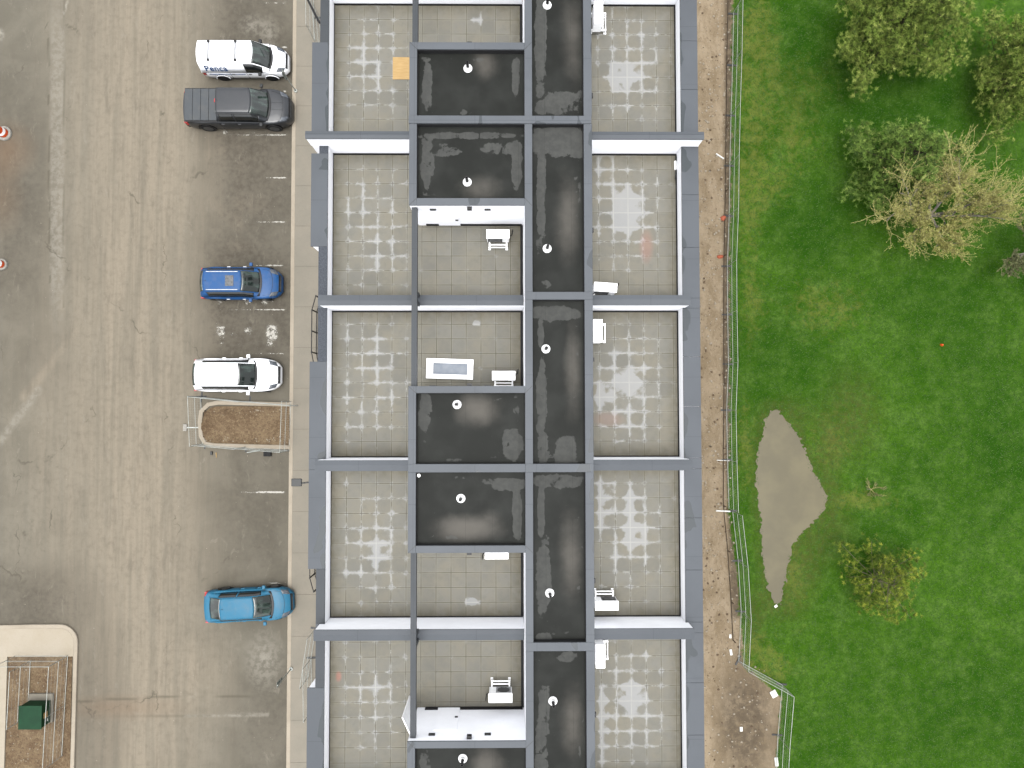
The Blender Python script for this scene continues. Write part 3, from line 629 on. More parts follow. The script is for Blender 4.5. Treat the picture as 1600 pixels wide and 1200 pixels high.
EFF = {  # lime bloom blobs in photo pixels per house: (cx, cy, rx, ry, strength)
 0: ([(590, 95, 52, 90, .52), (572, 100, 30, 50, .82)], [(985, 100, 58, 90, .6), (975, 120, 34, 26, 1.2), (960, 50, 40, 60, .5)]),
 1: ([(585, 355, 58, 105, .56), (596, 390, 40, 50, .72)], [(975, 330, 58, 90, .66), (980, 330, 26, 44, 1.35), (945, 270, 20, 40, .8)]),
 2: ([(580, 590, 58, 105, .55), (590, 570, 30, 60, .7)], [(985, 600, 60, 100, .66), (982, 598, 24, 24, 1.35), (943, 618, 20, 24, 1.15), (985, 650, 40, 50, .75)]),
 3: ([(585, 850, 58, 100, .56), (590, 865, 28, 40, .95)], [(985, 840, 58, 95, .62), (990, 835, 24, 34, 1.1), (945, 790, 18, 50, .95), (984, 790, 14, 40, 1.0)]),
 4: ([(585, 1090, 60, 80, .54), (590, 1075, 30, 28, .75)], [(985, 1100, 58, 90, .6), (986, 1090, 24, 34, 1.2), (944, 1130, 12, 80, .95)])}
MIDS = {0: [(745, 30, 10, 14, .8)], 1: [], 2: [(744, 503, 7, 7, 2.2)], 3: [(738, 940, 11, 10, 2.2)], 4: []}
def terrace(parent, off, x0, x1, ys, yn, from_left, from_top, blobs, strength_extra=(), pink=()):
    st = .05
    xs = np.append(np.arange(x0, x1, st), x1); yy = np.append(np.arange(ys, yn, st), yn)
    def eff(x, y):
        a, b = projpx(x, y, T+.05); e = np.zeros_like(a)
        for q in blobs: e = np.maximum(e, q[4]*blob(a, b, *q[:4], soft=.9, pw=3) if q[4] < 2 else 1.15*blob(a, b, *q[:4], soft=1.0))
        return e
    def edge_dark(x, y): 
        e = np.minimum(np.minimum(x-x0, x1-x), np.minimum(y-ys, yn-y)); return np.clip(1-e/.5, 0, 1)*.75
    def pk(x, y):
        a, b = projpx(x, y, T+.05); e = np.zeros_like(a)
        for q in pink: e = np.maximum(e, q[4]*blob(a, b, *q[:4], soft=.8))
        return e
    def uvf(x, y):
        u = (x-x0)/.625 if from_left else (x1-x)/.625
        v = (yn-y)/.617 if from_top else (y-ys)/.617
        return u+20, v+20
    o = sheet('paver_floor', xs, yy, T+.05, 'pavers', {'eff': eff, 'edge_dark': edge_dark, 'pink': pk}, parent, off, uvf)
    return o
def membrane(parent, off, x0, x1, ys, yn, dryb, dustb, base=.12):
    xs = np.linspace(x0, x1, max(4, int((x1-x0)/.05))); yy = np.linspace(ys, yn, max(4, int((yn-ys)/.05)))
    def f(bl, b0):
        def h_(x, y):
            a, b = projpx(x, y, HR); e = np.full(a.shape, b0)
            for q in bl: e = np.maximum(e, b0+q[4]*blob(a, b, q[0], q[1], q[2]*(1.0 if len(q) > 5 else 1.45), q[3]*(1.0 if len(q) > 5 else 1.12), soft=q[5] if len(q) > 5 else .8, pw=2.4))
            return e
        return h_
    def dryf(x, y):
        e = np.minimum(np.minimum(x-x0, x1-x), np.minimum(y-ys, yn-y))
        band = np.clip((e-.10)/.08, 0, 1)*np.clip((.62-e)/.35, 0, 1)
        wob = .5+.5*np.sin(x*1.9+y*1.1+x0*7)*np.sin(y*1.7-x*.7+yn*3)
        return np.maximum(f(dryb, base)(x, y), .08+.42*band*(.3+.7*wob))
    return sheet('roof_membrane', xs, yy, HR, 'membrane', {'dry': dryf, 'dust': f(dustb, 0)}, parent, off)
# dry patches and silt patches measured on the photo: (cx, cy, rx, ry, strength, softness)
DRY = {
 ('p', 0): [(667, 140, 7, 42, .5), (806, 120, 5, 34, .5), (665, 92, 8, 6, .4), (680, 172, 20, 6, .3)],
 ('p', 1): [(735, 212, 70, 6, .5), (668, 255, 9, 48, .5), (808, 255, 7, 48, .5), (690, 235, 30, 12, .4), (780, 232, 30, 12, .4)],
 ('p', 2): [(664, 645, 8, 34, .5), (800, 695, 14, 26, .5), (806, 640, 5, 30, .4), (664, 620, 8, 6, .4), (700, 719, 40, 3, .3)],
 ('p', 3): [(795, 757, 22, 11, .55), (808, 800, 6, 46, .55), (770, 752, 25, 6, .45)],
 ('p', 4): [(665, 1190, 8, 30, .4)],
 ('c', 0): [(844, 60, 8, 110, .5), (880, 160, 28, 22, .5), (846, 168, 8, 14, .45)],
 ('c', 1): [(872, 220, 42, 26, .52), (846, 300, 6, 90, .55), (843, 380, 6, 14, .4), (848, 445, 12, 8, .4), (902, 300, 6, 50, .3)],
 ('c', 2): [(872, 490, 30, 12, .55), (845, 520, 4, 30, .5), (846, 620, 7, 60, .5), (884, 705, 14, 26, .55), (848, 700, 8, 26, .5), (900, 600, 6, 60, .25)],
 ('c', 3): [(870, 752, 38, 12, .5), (845, 800, 5, 50, .5), (849, 900, 9, 62, .55), (850, 996, 10, 8, .45), (905, 870, 6, 60, .3)],
 ('c', 4): [(886, 1026, 12, 10, .5), (850, 1110, 8, 50, .5), (846, 1180, 9, 50, .5), (900, 1140, 14, 70, .25)]}
DUST = {
 ('p', 0): [(758, 100, 22, 26, .8, 1.4)], ('p', 1): [(752, 295, 34, 22, .8, 1.5)], ('p', 2): [(745, 640, 34, 26, 1.0, 1.5)],
 ('p', 3): [(730, 826, 50, 20, 1.1, 1.4), (765, 815, 20, 20, .7, 1.4)], ('p', 4): [(760, 1195, 26, 30, .9, 1.5)],
 ('c', 0): [(895, 60, 20, 80, .7, 1.6)], ('c', 1): [(888, 340, 20, 70, .8, 1.5)], ('c', 2): [(896, 580, 14, 80, .8, 1.5)],
 ('c', 3): [(892, 870, 20, 70, .8, 1.5)], ('c', 4): [(895, 1130, 20, 60, .8, 1.5)]}
VENTS = {0: [(731, 106), (855, 7)], 1: [(730, 284), (855, 388)], 2: [(714, 632), (853, 545)], 3: [(720, 779), (859, 927)], 4: [(723, 1186), (864, 1096)]}
PEN = {0: (66, None), 1: (None, 321), 2: (603, None), 3: (None, 864), 4: (1158, None)}   # outer pixel rows of each penthouse (HT)
for i in range(5):
    yn, ys = (PWY[i][0]+PWY[i][1])/2, (PWY[i+1][0]+PWY[i+1][1])/2        # unit limits: centre of its party walls
    wN, wS = PWY[i][1], PWY[i+1][0]                                       # inner faces of those walls
    off = Vector(((XL_in+XR_in)/2, (yn+ys)/2, 0.0))
    hs_ = empty('townhouse', off); tag(hs_, LAB[i], 'townhouse', 'roof terraces of the townhouse row'); houses.append(hs_)
    bp = BAYS[i][0]; b0, b1 = Y(bp[0], HP, 500), Y(bp[1], HP, 500)        # bay: north, south
    if i == 0: b1 = PWY[1][0]-.002
    if i == 2: b1 = ys+.002
    if i == 3: b0 = ys*0+yn-.002
    if i == 4: b1 = ys+.002
    if i == 1: b0 = min(b0, PWY[1][1]-.3)
    # ---- walls down to the ground
    mb = MB()
    mb.box(XL_rec+.04, XR_out-.05, ys+.001, yn-.001, 0, T-.02)
    o = mb.build('outer_wall', 'white_siding', hs_, off)
    mb = MB(); mb.box(XL_bay+.04, XL_rec+.038, b1+.03, b0-.03, 2.9, T+.83)
    bay = mb.build('bay', 'white_siding', hs_, off)
    # windows of both fronts, each with its pane
    for (xx, sgn, yl) in ((XL_bay+.04, -1, [(b0+b1)/2-.9, (b0+b1)/2+.9]), (XR_out-.05, 1, [yn-1.7, (yn+ys)/2, ys+1.7])):
        for zf_ in (3.6, 6.6, 9.2):
            for yw in yl:
                mb = MB(); a, b = sorted((xx-sgn*.02, xx+sgn*.05))
                mb.box(a, b, yw-.6, yw-.52, zf_, zf_+1.4); mb.box(a, b, yw+.52, yw+.6, zf_, zf_+1.4)
                mb.box(a, b, yw-.52, yw+.52, zf_, zf_+.08); mb.box(a, b, yw-.52, yw+.52, zf_+1.32, zf_+1.4)
                wf = mb.build('window', 'black_trim', hs_, off)
                mb = MB(); a, b = sorted((xx+sgn*.004, xx+sgn*.02)); mb.box(a, b, yw-.52, yw+.52, zf_+.08, zf_+1.32)
                mb.build('pane', 'window_glass', wf, off)
    if True:
        mb = MB(); mb.box(XR_out-.05+.002, XR_out+.0, (yn+ys)/2-1.9, (yn+ys)/2-.95, .12, 2.3); mb.build('door', 'black_trim', hs_, off)
        yd = (ys+.9) if i in (0, 1) else (yn-.9)
        mb = MB(); mb.box(XL_rec-.01, XL_rec+.038, yd-.5, yd+.5, .14, 2.3); mb.build('door', 'black_trim', hs_, off)
    # ---- parapets: white inner faces, grey coping
    mb = MB(); mb.box(XL_rec+.06, XL_in-.012, ys+.001, yn-.001, T-.018, HP-.07); pl_ = mb.build('parapet', 'white_siding', hs_, off)
    mb = MB()
    cap(mb, XL_rec-.0, XL_in, wS-.0, wN, HP) if False else None
    y_lo_, y_hi_ = wS+.003, wN-.003
    # coping: wide over the bay, narrow beside it
    cap(mb, XL_bay, XL_in, max(b1, y_lo_), min(b0, y_hi_), HP)
    lowc = mb.build('coping', 'coping_low', pl_, off, bevel=.008)
    addattr(lowc, 'wet', lambda co: (co[:, 0]+off[0] > XL_in-.2)*1.0)
    rest = []
    if b0 < y_hi_-.02: rest.append((b0+.003, y_hi_))
    if b1 > y_lo_+.02: rest.append((y_lo_, b1-.003))
    for (a, b) in rest:
        mb = MB(); cap(mb, XL_rec, XL_in, a, b, HP-.004); mb.build('coping', 'rough_cap' if i in (1, 2) else 'coping_dark', pl_, off, bevel=.008)
    mb = MB(); mb.box(XR_in+.012, XR_out-.06, ys+.001, yn-.001, T-.018, HP-.07); pr_ = mb.build('parapet', 'white_siding', hs_, off)
    # right coping in sheets with open seams
    yy_ = y_lo_; k_ = 0; mb = MB()
    sheets = [y_lo_, y_lo_+2.1, y_hi_-2.0, y_hi_]
    for a, b in zip(sheets[:-1], sheets[1:]): cap(mb, XR_in, XR_out, a+.005, b-.005, HP)
    cr_ = mb.build('coping', 'coping_low', pr_, off, bevel=.006)
    addattr(cr_, 'wet', lambda co: (co[:, 0]+off[0] < XR_in+.2)*1.0)
    # ---- party wall on the unit's south side (the first unit also has the north one)
    for j in ([i+1] if i else [0, 1]):
        n_, s_ = PWY[j]
        if j == 1: xa, xb = X(477, HW, 210), X(1100, HW, 210)
        elif j == 0: xa, xb = XL_rec-.2, XR_out+.1
        else: xa, xb = X({2: 497, 3: 492.5, 4: 490, 5: 488}[j], HW, 0.5*(PW[j][0]+PW[j][1])), X({2: 1079, 3: 1081, 4: 1085, 5: 1088}[j], HW, 0.5*(PW[j][0]+PW[j][1]))
        zb = T-.018
        mb = MB(); mb.box(xa+.03, xb-.03, s_+.012, n_-.012, HP+.003, HW-.05)
        mb.box(XL_in+.001, XC0-.01, s_+.014, n_-.014, zb, HP+.002); mb.box(XC3+.01, XR_in-.001, s_+.014, n_-.014, zb, HP+.002)
        if j == 1: mb.box(xa+.05, XL_rec-.001, s_+.014, n_-.014, 0.1, HP+.002); mb.box(XR_out+.001, xb-.05, s_+.014, n_-.014, 0.0, HP+.002)
        pw_o = mb.build('party_wall', 'white_siding', hs_, off)
        mb = MB(); ridge_cap(mb, xa, XC0-.012, n_, s_, HW, ridge=.55 if j in (1, 2) else .45); ridge_cap(mb, XC3+.012, xb, n_, s_, HW, ridge=.45)
        xo_ = XL_bay if j in (3,) else XL_rec
        cap(mb, xo_, XL_in-.001, s_-.003+.004, n_+.003-.004, HP-.001); cap(mb, XR_in+.001, XR_out, s_-.003+.004, n_+.003-.004, HP-.001)
        c_ = mb.build('coping', 'coping_low', pw_o, off); addattr(c_, 'wet', lambda co: co[:, 0]*0)
        bv_ = MB(); 
    # ---- black deck edge below the pavers
    mb = MB(); mb.box(XL_in-.01, XC0-.012, wS, wN, T-.015, T+.012); mb.box(XC3+.012, XR_in+.01, wS, wN, T-.015, T+.012)
    mb.build('deck_membrane', 'black_flash', hs_, off)
    # upturned black flashing at the foot of the walls
    mb = MB()
    for (x0, x1) in ((XL_in+.0, XC0-.03), (XC3+.02, XR_in-.002)):
        mb.box(x0, x1, wN-.03, wN-.0125+.012, T+.012, T+.09); mb.box(x0, x1, wS-.001, wS+.03, T+.012, T+.09)
    mb.box(XR_in-.015, XR_in+.011, wS+.03, wN-.03, T+.012, T+.09); mb.box(XC0-.045, XC0-.001, wS+.03, wN-.03, T+.012, T+.09)
    mb.build('flashing', 'black_flash', hs_, off)
    ft = i in (0, 1, 3)
    terrace(hs_, off, XL_in+.03, XC0-.11, wS+.04, wN-.06, True, ft, EFF[i][0]+MIDS[i], pink=[(529, 1057, 4, 7, 1.0)] if i == 4 else ())
    terrace(hs_, off, XC3+.02, XR_in-.045, wS+.04, wN-.06, True, ft, EFF[i][1], pink={1: [(1010, 385, 9, 22, .45)], 2: [(950, 655, 22, 10, .25)]}.get(i, ()))
    # ---- corridor block (x between XC0 and XC3), runs the whole unit
    cN = (Y(HC[i][0], HT)+Y(HC[i][1], HT))/2 if HC[i] else yn+.3
    cS = (Y(HC[i+1][0], HT)+Y(HC[i+1][1], HT))/2 if HC[i+1] else ys-.0
    mb = MB(); mb.box(XC0+.01, XC3-.01, cS+.001, cN-.001, T-.01, HR-.003)
    mb.box(XC0+.01, XC1-.01, cS+.001, cN-.001, HR-.002, HT-.07); mb.box(XC2+.01, XC3-.01, cS+.001, cN-.001, HR-.002, HT-.07)
    hN = Y(HC[i][1], HT) if HC[i] else cN; hS = Y(HC[i+1][0], HT) if HC[i+1] else cS
    if HC[i]: mb.box(XC1-.009, XC2+.009, hN+.01, cN-.001, HR-.002, HT-.07)
    if HC[i+1]: mb.box(XC1-.009, XC2+.009, cS+.001, hS-.01, HR-.002, HT-.07)
    cb = mb.build('stair_core', ['white_siding'], hs_, off)
    mb = MB()
    raise_ = .05 if i == 0 else 0.0
    cap(mb, XC0, XC1, hS+.002, (hN if HC[i] else cN)-.002, HT); cap(mb, XC2, XC3, hS+.002, (hN if HC[i] else cN)-.002, HT)
    if HC[i+1]:
        a_ = Y(HC[i+1][1], HT)
        cap(mb, (XC0+.0) if i != 0 else XP0+.0-.02, XC3+(.0 if i else -.02), a_, hS, HT+(.03 if i == 0 else .0), .07+(.03 if i == 0 else 0))
    cc = mb.build('coping', 'coping', cb, off, bevel=.008); addattr(cc, 'wet', lambda co: (np.abs(co[:, 0]+off[0]-XC3) < .1)*.9)
    # dark inner upstand
    mb = MB(); 
    for (x0, x1) in ((XC1, XC1+.012), (XC2-.012, XC2)): mb.box(x0-.009 if x0 == XC1 else x0, x1 if x0 == XC1 else x1+.009, hS, hN, HR-.001, HT-.072)
    mb.box(XC1+.013, XC2-.013, hN-.012, hN+.009, HR-.001, HT-.072); mb.box(XC1+.013, XC2-.013, hS-.009, hS+.012, HR-.001, HT-.072)
    mb.build('upstand', 'black_flash', cb, off)
    membrane(cb, off, XC1, XC2, hS, hN, DRY[('c', i)], DUST[('c', i)])
    # ---- penthouse
    top, bot = PEN[i]
    if top is not None:
        pN = Y(top, HT); pS = cS if HC[i+1] else ys; iN = Y(top+11, HT); iS = hS
    else:
        pS = Y(bot, HT); pN = cN; iS = Y(bot-11.5, HT); iN = hN
    mb = MB(); mb.box(XP0+.012, XC0+.008, pS+(.012 if bot else .001), pN-(.012 if top else .001), T-.01, HR-.003)
    mb.box(XP0+.012, XP1-.01, pS+(.012 if bot else .001), pN-(.012 if top else .001), HR-.002, HT-.07)
    if top: mb.box(XP1-.009, XC0+.008, iN+.01, pN-.012, HR-.002, HT-.07); mb.box(XP1-.009, XC0+.008, pS+.001, iS-.01, HR-.002, HT-.07) if HC[i+1] else None
    if bot: mb.box(XP1-.009, XC0+.008, pS+.012, iS-.01, HR-.002, HT-.07); mb.box(XP1-.009, XC0+.008, iN+.01, pN-.001, HR-.002, HT-.07)
    pb = mb.build('penthouse', 'white_siding', hs_, off)
    mb = MB()
    cap(mb, XP0, XP1, (pS if bot else iS)+.002, (iN if bot else pN)-.002, HT)
    if top: cap(mb, XP1+.002, XC0-.002, iN, pN-.002, HT)
    if bot: cap(mb, XP1+.002, XC0-.002, pS+.002, iS, HT)
    if HC[i+1] and top and i != 0: cap(mb, XP0, XC0-.002, Y(HC[i+1][1], HT), iS, HT)
    pc = mb.build('coping', 'coping', pb, off, bevel=.008); addattr(pc, 'wet', lambda co: (co[:, 1]*0+.35))
    mb = MB(); mb.box(XP1-.009, XP1+.012, iS, iN, HR-.001, HT-.072); mb.box(XC0-.012, XC0+.009, iS, iN, HR-.001, HT-.072)
    mb.box(XP1+.013, XC0-.013, iN-.012, iN+.009, HR-.001, HT-.072); mb.box(XP1+.013, XC0-.013, iS-.009, iS+.012, HR-.001, HT-.072)
    mb.build('upstand', 'black_flash', pb, off)
    membrane(pb, off, XP1, XC0, iS, iN, DRY[('p', i)], DUST[('p', i)])
    # mitre seams at the free corners of the coping
    ye, yi = (pN, iN) if top else (pS, iS)
    for (xo, xi) in ((XP0, XP1), (XC1-.02, XC0)):
        mb = MB()
        a, b = Vector((xo, ye, HT+.001)), Vector((xi, yi, HT+.001)); dd = (b-a).normalized(); q = Vector((-dd.y, dd.x, 0))*.008
        k = len(mb.v); mb.v += [tuple(a+q), tuple(b+q), tuple(b-q), tuple(a-q)] + [tuple(v_+Vector((0, 0, .003))) for v_ in (a+q, b+q, b-q, a-q)]
        mb.f += [(k+4, k+7, k+6, k+5), (k, k+1, k+5, k+4), (k+2, k+3, k+7, k+6)]; mb.fm += [0]*3
        mb.build('coping_seam', 'dark_metal', pb, off)
    # beam spanning the open terrace
    bx0, bx1 = X(642.5, T+2.78), X(651, T+2.78)
    if top is not None: ba, bb = pN+.0, yn
    else: ba, bb = ys, pS
    if top is not None and i == 0: bb = yn+1
    mb = MB(); mb.box(bx0, bx1, ba+.002 if top else ba+.001, bb-.001 if top else bb-.002, T+2.5, T+2.78); mb.build('beam', 'coping_dark', hs_, off)
    addattr(bpy.data.objects[bpy.data.objects.keys()[-1]], 'wet', lambda co: co[:, 0]*0) if False else None
    yp_ = (ys+.18 if bot else yn-.18)
    mb = MB(); mb.box(bx0+.02, bx1-.02, yp_-.07, yp_+.07, HW+.0, T+2.5); mb.build('post', 'coping_dark', hs_, off)
    mb = MB(); a, b = sorted((ym_:=(pN if top else pS)-(.012 if top else -.012), ym_+(.03 if top else -.03))); mb.box(XP1+.05, XC0-.05, a, b, T+.012, T+.3); mb.build('flashing', 'black_flash', hs_, off)
    # roof vents
    for (vx, vy) in VENTS[i]:
        p = P(vx, vy, HR+.05)
        mb = MB(); mb.lathe([(.175, .003), (.165, .035), (.11, .07), (.08, .16), (.065, .16), (.065, .08)], 20, (p.x, p.y, HR))
        rv = mb.build('roof_vent', 'pale_vent', hs_, off, smooth=True)
        mb = MB(); mb.lathe([(.055, .05), (.055, .52), (.04, .52), (.04, .4)], 14, (p.x, p.y, HR)); mb.build('pipe', 'black_trim', rv, off, smooth=True)
    # scuppers and wall louvres
    ym = pN if top else pS; sg = 1 if top else -1
    mb = MB(); xm = X(733, HT); mb.box(xm-.09, xm+.09, ym-sg*.012, ym+sg*.11, HT-.34, HT-.16); mb.build('scupper', 'black_trim', hs_, off)
    for xpx in (676, 762):
        mb = MB(); xm = X(xpx, T+2.5); a, b = sorted((ym-sg*.013, ym+sg*.04))
        for q in range(4): mb.box(xm-.12, xm+.12, a, b, T+2.45+q*.035, T+2.47+q*.035)
        mb.build('wall_louvre', 'dark_metal', hs_, off)
    ysc = {0: 150, 1: 360, 2: 562, 3: 907, 4: 1116}[i]; p = P(927, ysc, HT-.3)
    mb = MB(); mb.box(XC3-.012, XC3+.07, p.y-.08, p.y+.08, HT-.36, HT-.2); mb.build('scupper', 'black_trim', hs_, off)
    # terrace door with its grey sill on the penthouse face
    mb = MB(); xm = X(700, T+1); a, b = sorted((ym-sg*.013, ym+sg*.02)); mb.box(xm-.45, xm+.45, a, b, T+.14, T+2.15); dr = mb.build('door', 'white_siding', hs_, off)
    mb = MB(); a, b = sorted((ym+sg*.02, ym+sg*.07)); mb.box(xm+.3, xm+.42, a, b, T+1.05, T+1.1); mb.build('handle', 'dark_metal', dr, off)
# small drain ring in the corner of one roof
p = P(654.5, 743, HR); mb = MB(); mb.lathe([(.07, .003), (.065, .03), (.03, .03), (.03, .012)], 14, tuple(p)); mb.build('roof_drain', 'white_metal', houses[3], houses[3].location)
# white open door leaf at the lowest penthouse
h4 = houses[4]; p0, p1 = P(641, 1150, T+2.2), P(628, 1122, T+2.2)
mb = MB(); dd = (p1-p0); q = Vector((-dd.y, dd.x, 0)).normalized()*.02
mb.prism([(p0.x+q.x, p0.y+q.y), (p1.x+q.x, p1.y+q.y), (p1.x-q.x, p1.y-q.y), (p0.x-q.x, p0.y-q.y)], T+.08, T+2.15)
dl = mb.build('open_door', 'white_frame', h4, h4.location)
# floodlight on an arm over the sidewalk
z_ = 8.0; fl_ = empty('floodlight', P(463, 754, 0)); tag(fl_, 'dark rectangular floodlight on a thin arm above the sidewalk', 'floodlight')
off = fl_.location.copy(); mb = MB(); a, b = P(455, 748, z_), P(471, 760, z_); mb.box(a.x, b.x, a.y, b.y, z_-.1, z_); mb.build('lamp_head', 'dark_metal', fl_, off, bevel=.02)
mb = MB(); mb.tube(P(471, 755, z_-.05), (XL_bay+.05, P(485, 749, z_).y, z_-.12), .035, 10); mb.build('arm', 'dark_metal', fl_, off)
mb = MB(); mb.box(a.x+.05, b.x-.05, a.y-.04, b.y+.04, z_-.115, z_-.1); mb.build('lens', 'lamp_clear', fl_, off)

# ------------------------------------------------------------------ condensers
def condenser():
    r = empty('air_conditioner', (0, 0, 0))
    mb = MB(); mb.box(-.46, .46, -.18, .18, .28, .98); c = mb.build('cabinet', 'white_metal', r, bevel=.025)
    mb = MB(); mb.box(-.475, .475, -.19, .19, .98, 1.0); mb.build('top_cover', 'white_metal', r, bevel=.008)
    mb = MB()
    for q in range(9): mb.box(-.42, .18, -.192, -.181, .36+q*.065, .375+q*.065)
    mb.build('grille', 'dark_metal', c)
    mb = MB(); mb.lathe([(.25, 0), (.25, .012), (.2, .014), (.05, .014)], 24); gme = mb.build('fan_guard', 'dark_metal', c); gme.rotation_euler = (math.pi/2, 0, 0); gme.location = (-.12, -.181, .63)
    for sx_ in (-1, 1):
        mb = MB(); mb.box(sx_*.36-.03, sx_*.36+.03, -.42, .22, .22, .28); mb.box(sx_*.36-.03, sx_*.36+.03, -.42, -.36, 0, .22); mb.box(sx_*.36-.03, sx_*.36+.03, .16, .22, 0, .22)
        mb.box(sx_*.36-.05, sx_*.36+.05, -.45, -.33, 0, .03)
        mb.build('foot', 'white_frame', r)
    mb = MB(); mb.box(-.33, .33, -.41, -.37, .23, .27); mb.box(-.33, .33, -.30, -.25, .225, .275); mb.build('stand_rail', 'white_frame', r)
    mb = MB(); mb.tube((.47, .05, .4), (.58, .12, .3), .02); mb.tube((.58, .12, .3), (.6, .3, .5), .02); mb.build('hose', 'black_trim', r)
    return r
ac0 = condenser(); ACS = [
 (778, 366, 0, 'white air conditioner under the white wall above the framed pane terrace'),
 (787, 587, 0, 'white air conditioner to the right of the white framed pane'),
 (776, 866, 180, 'white air conditioner mostly tucked under a penthouse edge'),
 (782, 1090, 180, 'white air conditioner standing on its legs before the lowest white penthouse wall'),
 (946, 449, -4, 'white air conditioner at the foot of the long lime stained right terrace'),
 (934, 517, 90, 'white air conditioner upright in the photo, beside a stained terrace with pale square patches'),
 (948, 946, 180, 'white air conditioner on the right terrace near a broad white wall, legs showing'),
 (938, 1025, 90, 'long white air conditioner directly under the lowest dividing wall on the right'),
 (935, 20, 90, 'white air conditioner with pale stand at the top edge of the photo')]
for k, (ax, ay, rz, lb) in enumerate(ACS):
    p = P(ax, ay, T+1.0); o = ac0 if k == 0 else copy_thing(ac0)
    o.location = (p.x, p.y, T+.052); o.rotation_euler = (0, 0, math.radians(rz)); tag(o, lb, 'air conditioner', 'air conditioners on the roof terraces')
# framed pane lying on the terrace
p = P(703, 576.5, T+.1); fr_ = empty('framed_pane', (p.x, p.y, T+.052), math.radians(-1.8)); tag(fr_, 'long white framed pane lying flat on the pavers', 'window unit')
mb = MB(); a, b = .98, .42; fw = .23
mb.box(-a, a, b-fw*.8, b, 0, .14); mb.box(-a, a, -b, -b+fw*.8, 0, .14); mb.box(-a, -a+.28, -b+fw*.8, b-fw*.8, 0, .14); mb.box(a-.24, a, -b+fw*.8, b-fw*.8, 0, .14); mb.build('frame', 'white_frame', fr_)
mb = MB(); mb.box(-a+.28, a-.24, -b+fw*.8, b-fw*.8, 0, .05); mb.build('pane', 'frost', fr_)
# plywood
p = P(627, 107, T+.05); bo = MB().box(-.36, .36, -.48, .48, 0, .018).build('plywood_board', 'wood_board'); bo.location = (p.x, p.y, T+.054); tag(bo, 'bare yellow plywood board on grey pavers', 'board')
# downpipe and rod at the corner of the right terrace
a, b = P(1058, 242, T+.1), P(1055, 280, T+.1)
o = MB().tube(Vector((a.x, a.y-.1, T+.09)), Vector((b.x, b.y, T+.09)), .02, 8).build('metal_rod', 'dark_metal'); tag(o, 'dark rod lying at the upper right corner of a terrace', 'rod')
a = P(1057, 256, T+.3); o = MB().tube((a.x, a.y-.18, T+.1), (a.x, a.y+.18, T+.1), .05, 12).build('white_canister', 'white_frame'); tag(o, 'small white canister against the right parapet', 'canister')

# ------------------------------------------------------------------ temporary fence panels
def fence_panel(Lp=2.95, Hp=1.8):
    r = empty('temporary_fence', (0, 0, 0))
    mb = MB()
    for x in (0, Lp): mb.tube((x, 0, .04), (x, 0, Hp), .016, 8)
    for z in (.14, Hp): mb.tube((0, 0, z), (Lp, 0, z), .016, 8)
    mb.build('frame', 'galv', r)
    MB().tube((0, 0, Hp*.53), (Lp, 0, Hp*.53), .013, 8).build('middle_rail', 'galv', r)
    mb = MB(); n = int(Lp/.1)
    for i in range(1, n): mb.tube((i*Lp/n, 0, .14), (i*Lp/n, 0, Hp), .0022, 3, caps=False)
    for z in np.arange(.3, 1.8, .3): mb.tube((0, 0, z), (Lp, 0, z), .0022, 3, caps=False)
    mb.build('wire_mesh', 'galv', r)
    MB().box(-.05, .05, -.3, .3, 0, .04).build('foot', 'dark_metal', r)
    return r
fp0 = fence_panel(); used = [False]
def panel(a, b, label, group, tilt=0.0, z=0.0, foot=True, h=1.8):
    """a, b: ends of the TOP rail in photo pixels"""
    A, B = P(*a, h+z), P(*b, h+z); d_ = B-A; ln = math.hypot(d_.x, d_.y)
    o = fp0 if not used[0] else copy_thing(fp0); used[0] = True
    o.location = (A.x, A.y, z); o.rotation_euler = (tilt, 0, math.atan2(d_.y, d_.x)); o.scale = (ln/2.95, 1, 1)
    tag(o, label, 'fence panel', group); return o
FP = [(1161, -6), (1159.5, 78), (1157, 160), (1155, 242), (1154, 324), (1151, 406), (1151.5, 485), (1153, 566), (1150, 641), (1151.5, 722), (1154, 801)]
names = ['topmost, cut by the photo edge', 'second from the top', 'third from the top', 'beside the first yellowed grass', 'beside the upper orange rag', 'beside the lower orange rag', 'level with the middle terraces', 'just above the puddle tip level', 'level with the puddle tip', 'beside the wide part of the puddle']
for k in range(len(FP)-1):
    panel(FP[k], FP[k+1], 'wire fence panel at the lawn edge, '+names[k], 'temporary fence along the lawn')
FP2 = [(1160, 806), (1169, 887), (1174, 970), (1170, 1050), (1241, 1089), (1234, 1172), (1230, 1250)]
n2 = ['beside the narrow part of the puddle', 'beside the puddle tail', 'ending at the fence corner', 'slanting where the fence turns outward', 'below the slanting one', 'lowest, cut by the photo edge']
for k in range(len(FP2)-1):
    panel(FP2[k], FP2[k+1], 'wire fence panel at the lawn edge, '+n2[k], 'temporary fence along the lawn')
ig = 'temporary fence around the kerbed island'
panel((293, 619), (296, 698), 'fence panel on the road side of the kerbed island', ig)
panel((437, 707), (440, 627), 'fence panel on the sidewalk side of the kerbed island', ig)
panel((293, 620), (372, 628), 'fence panel along the island near the white hatchback rear', ig)
panel((372, 627), (452, 634), 'fence panel along the island near the white hatchback front', ig)
panel((299, 696), (366, 702), 'fence panel along the lower island edge, road end', ig)
panel((366, 701), (436, 707), 'fence panel along the lower island edge, sidewalk end', ig)
tg = 'temporary fence around the transformer'
panel((-10, 1042), (75, 1042), 'fence panel between the transformer and the pale pavement', tg)
panel((76, 1042), (71, 1122), 'fence panel right of the transformer', tg)
panel((71, 1122), (66, 1205), 'fence panel below the transformer on the kerb side', tg)
panel((15, 1050), (10, 1140), 'fence panel left of the transformer', tg)
wg = 'fence panels standing against the building front'
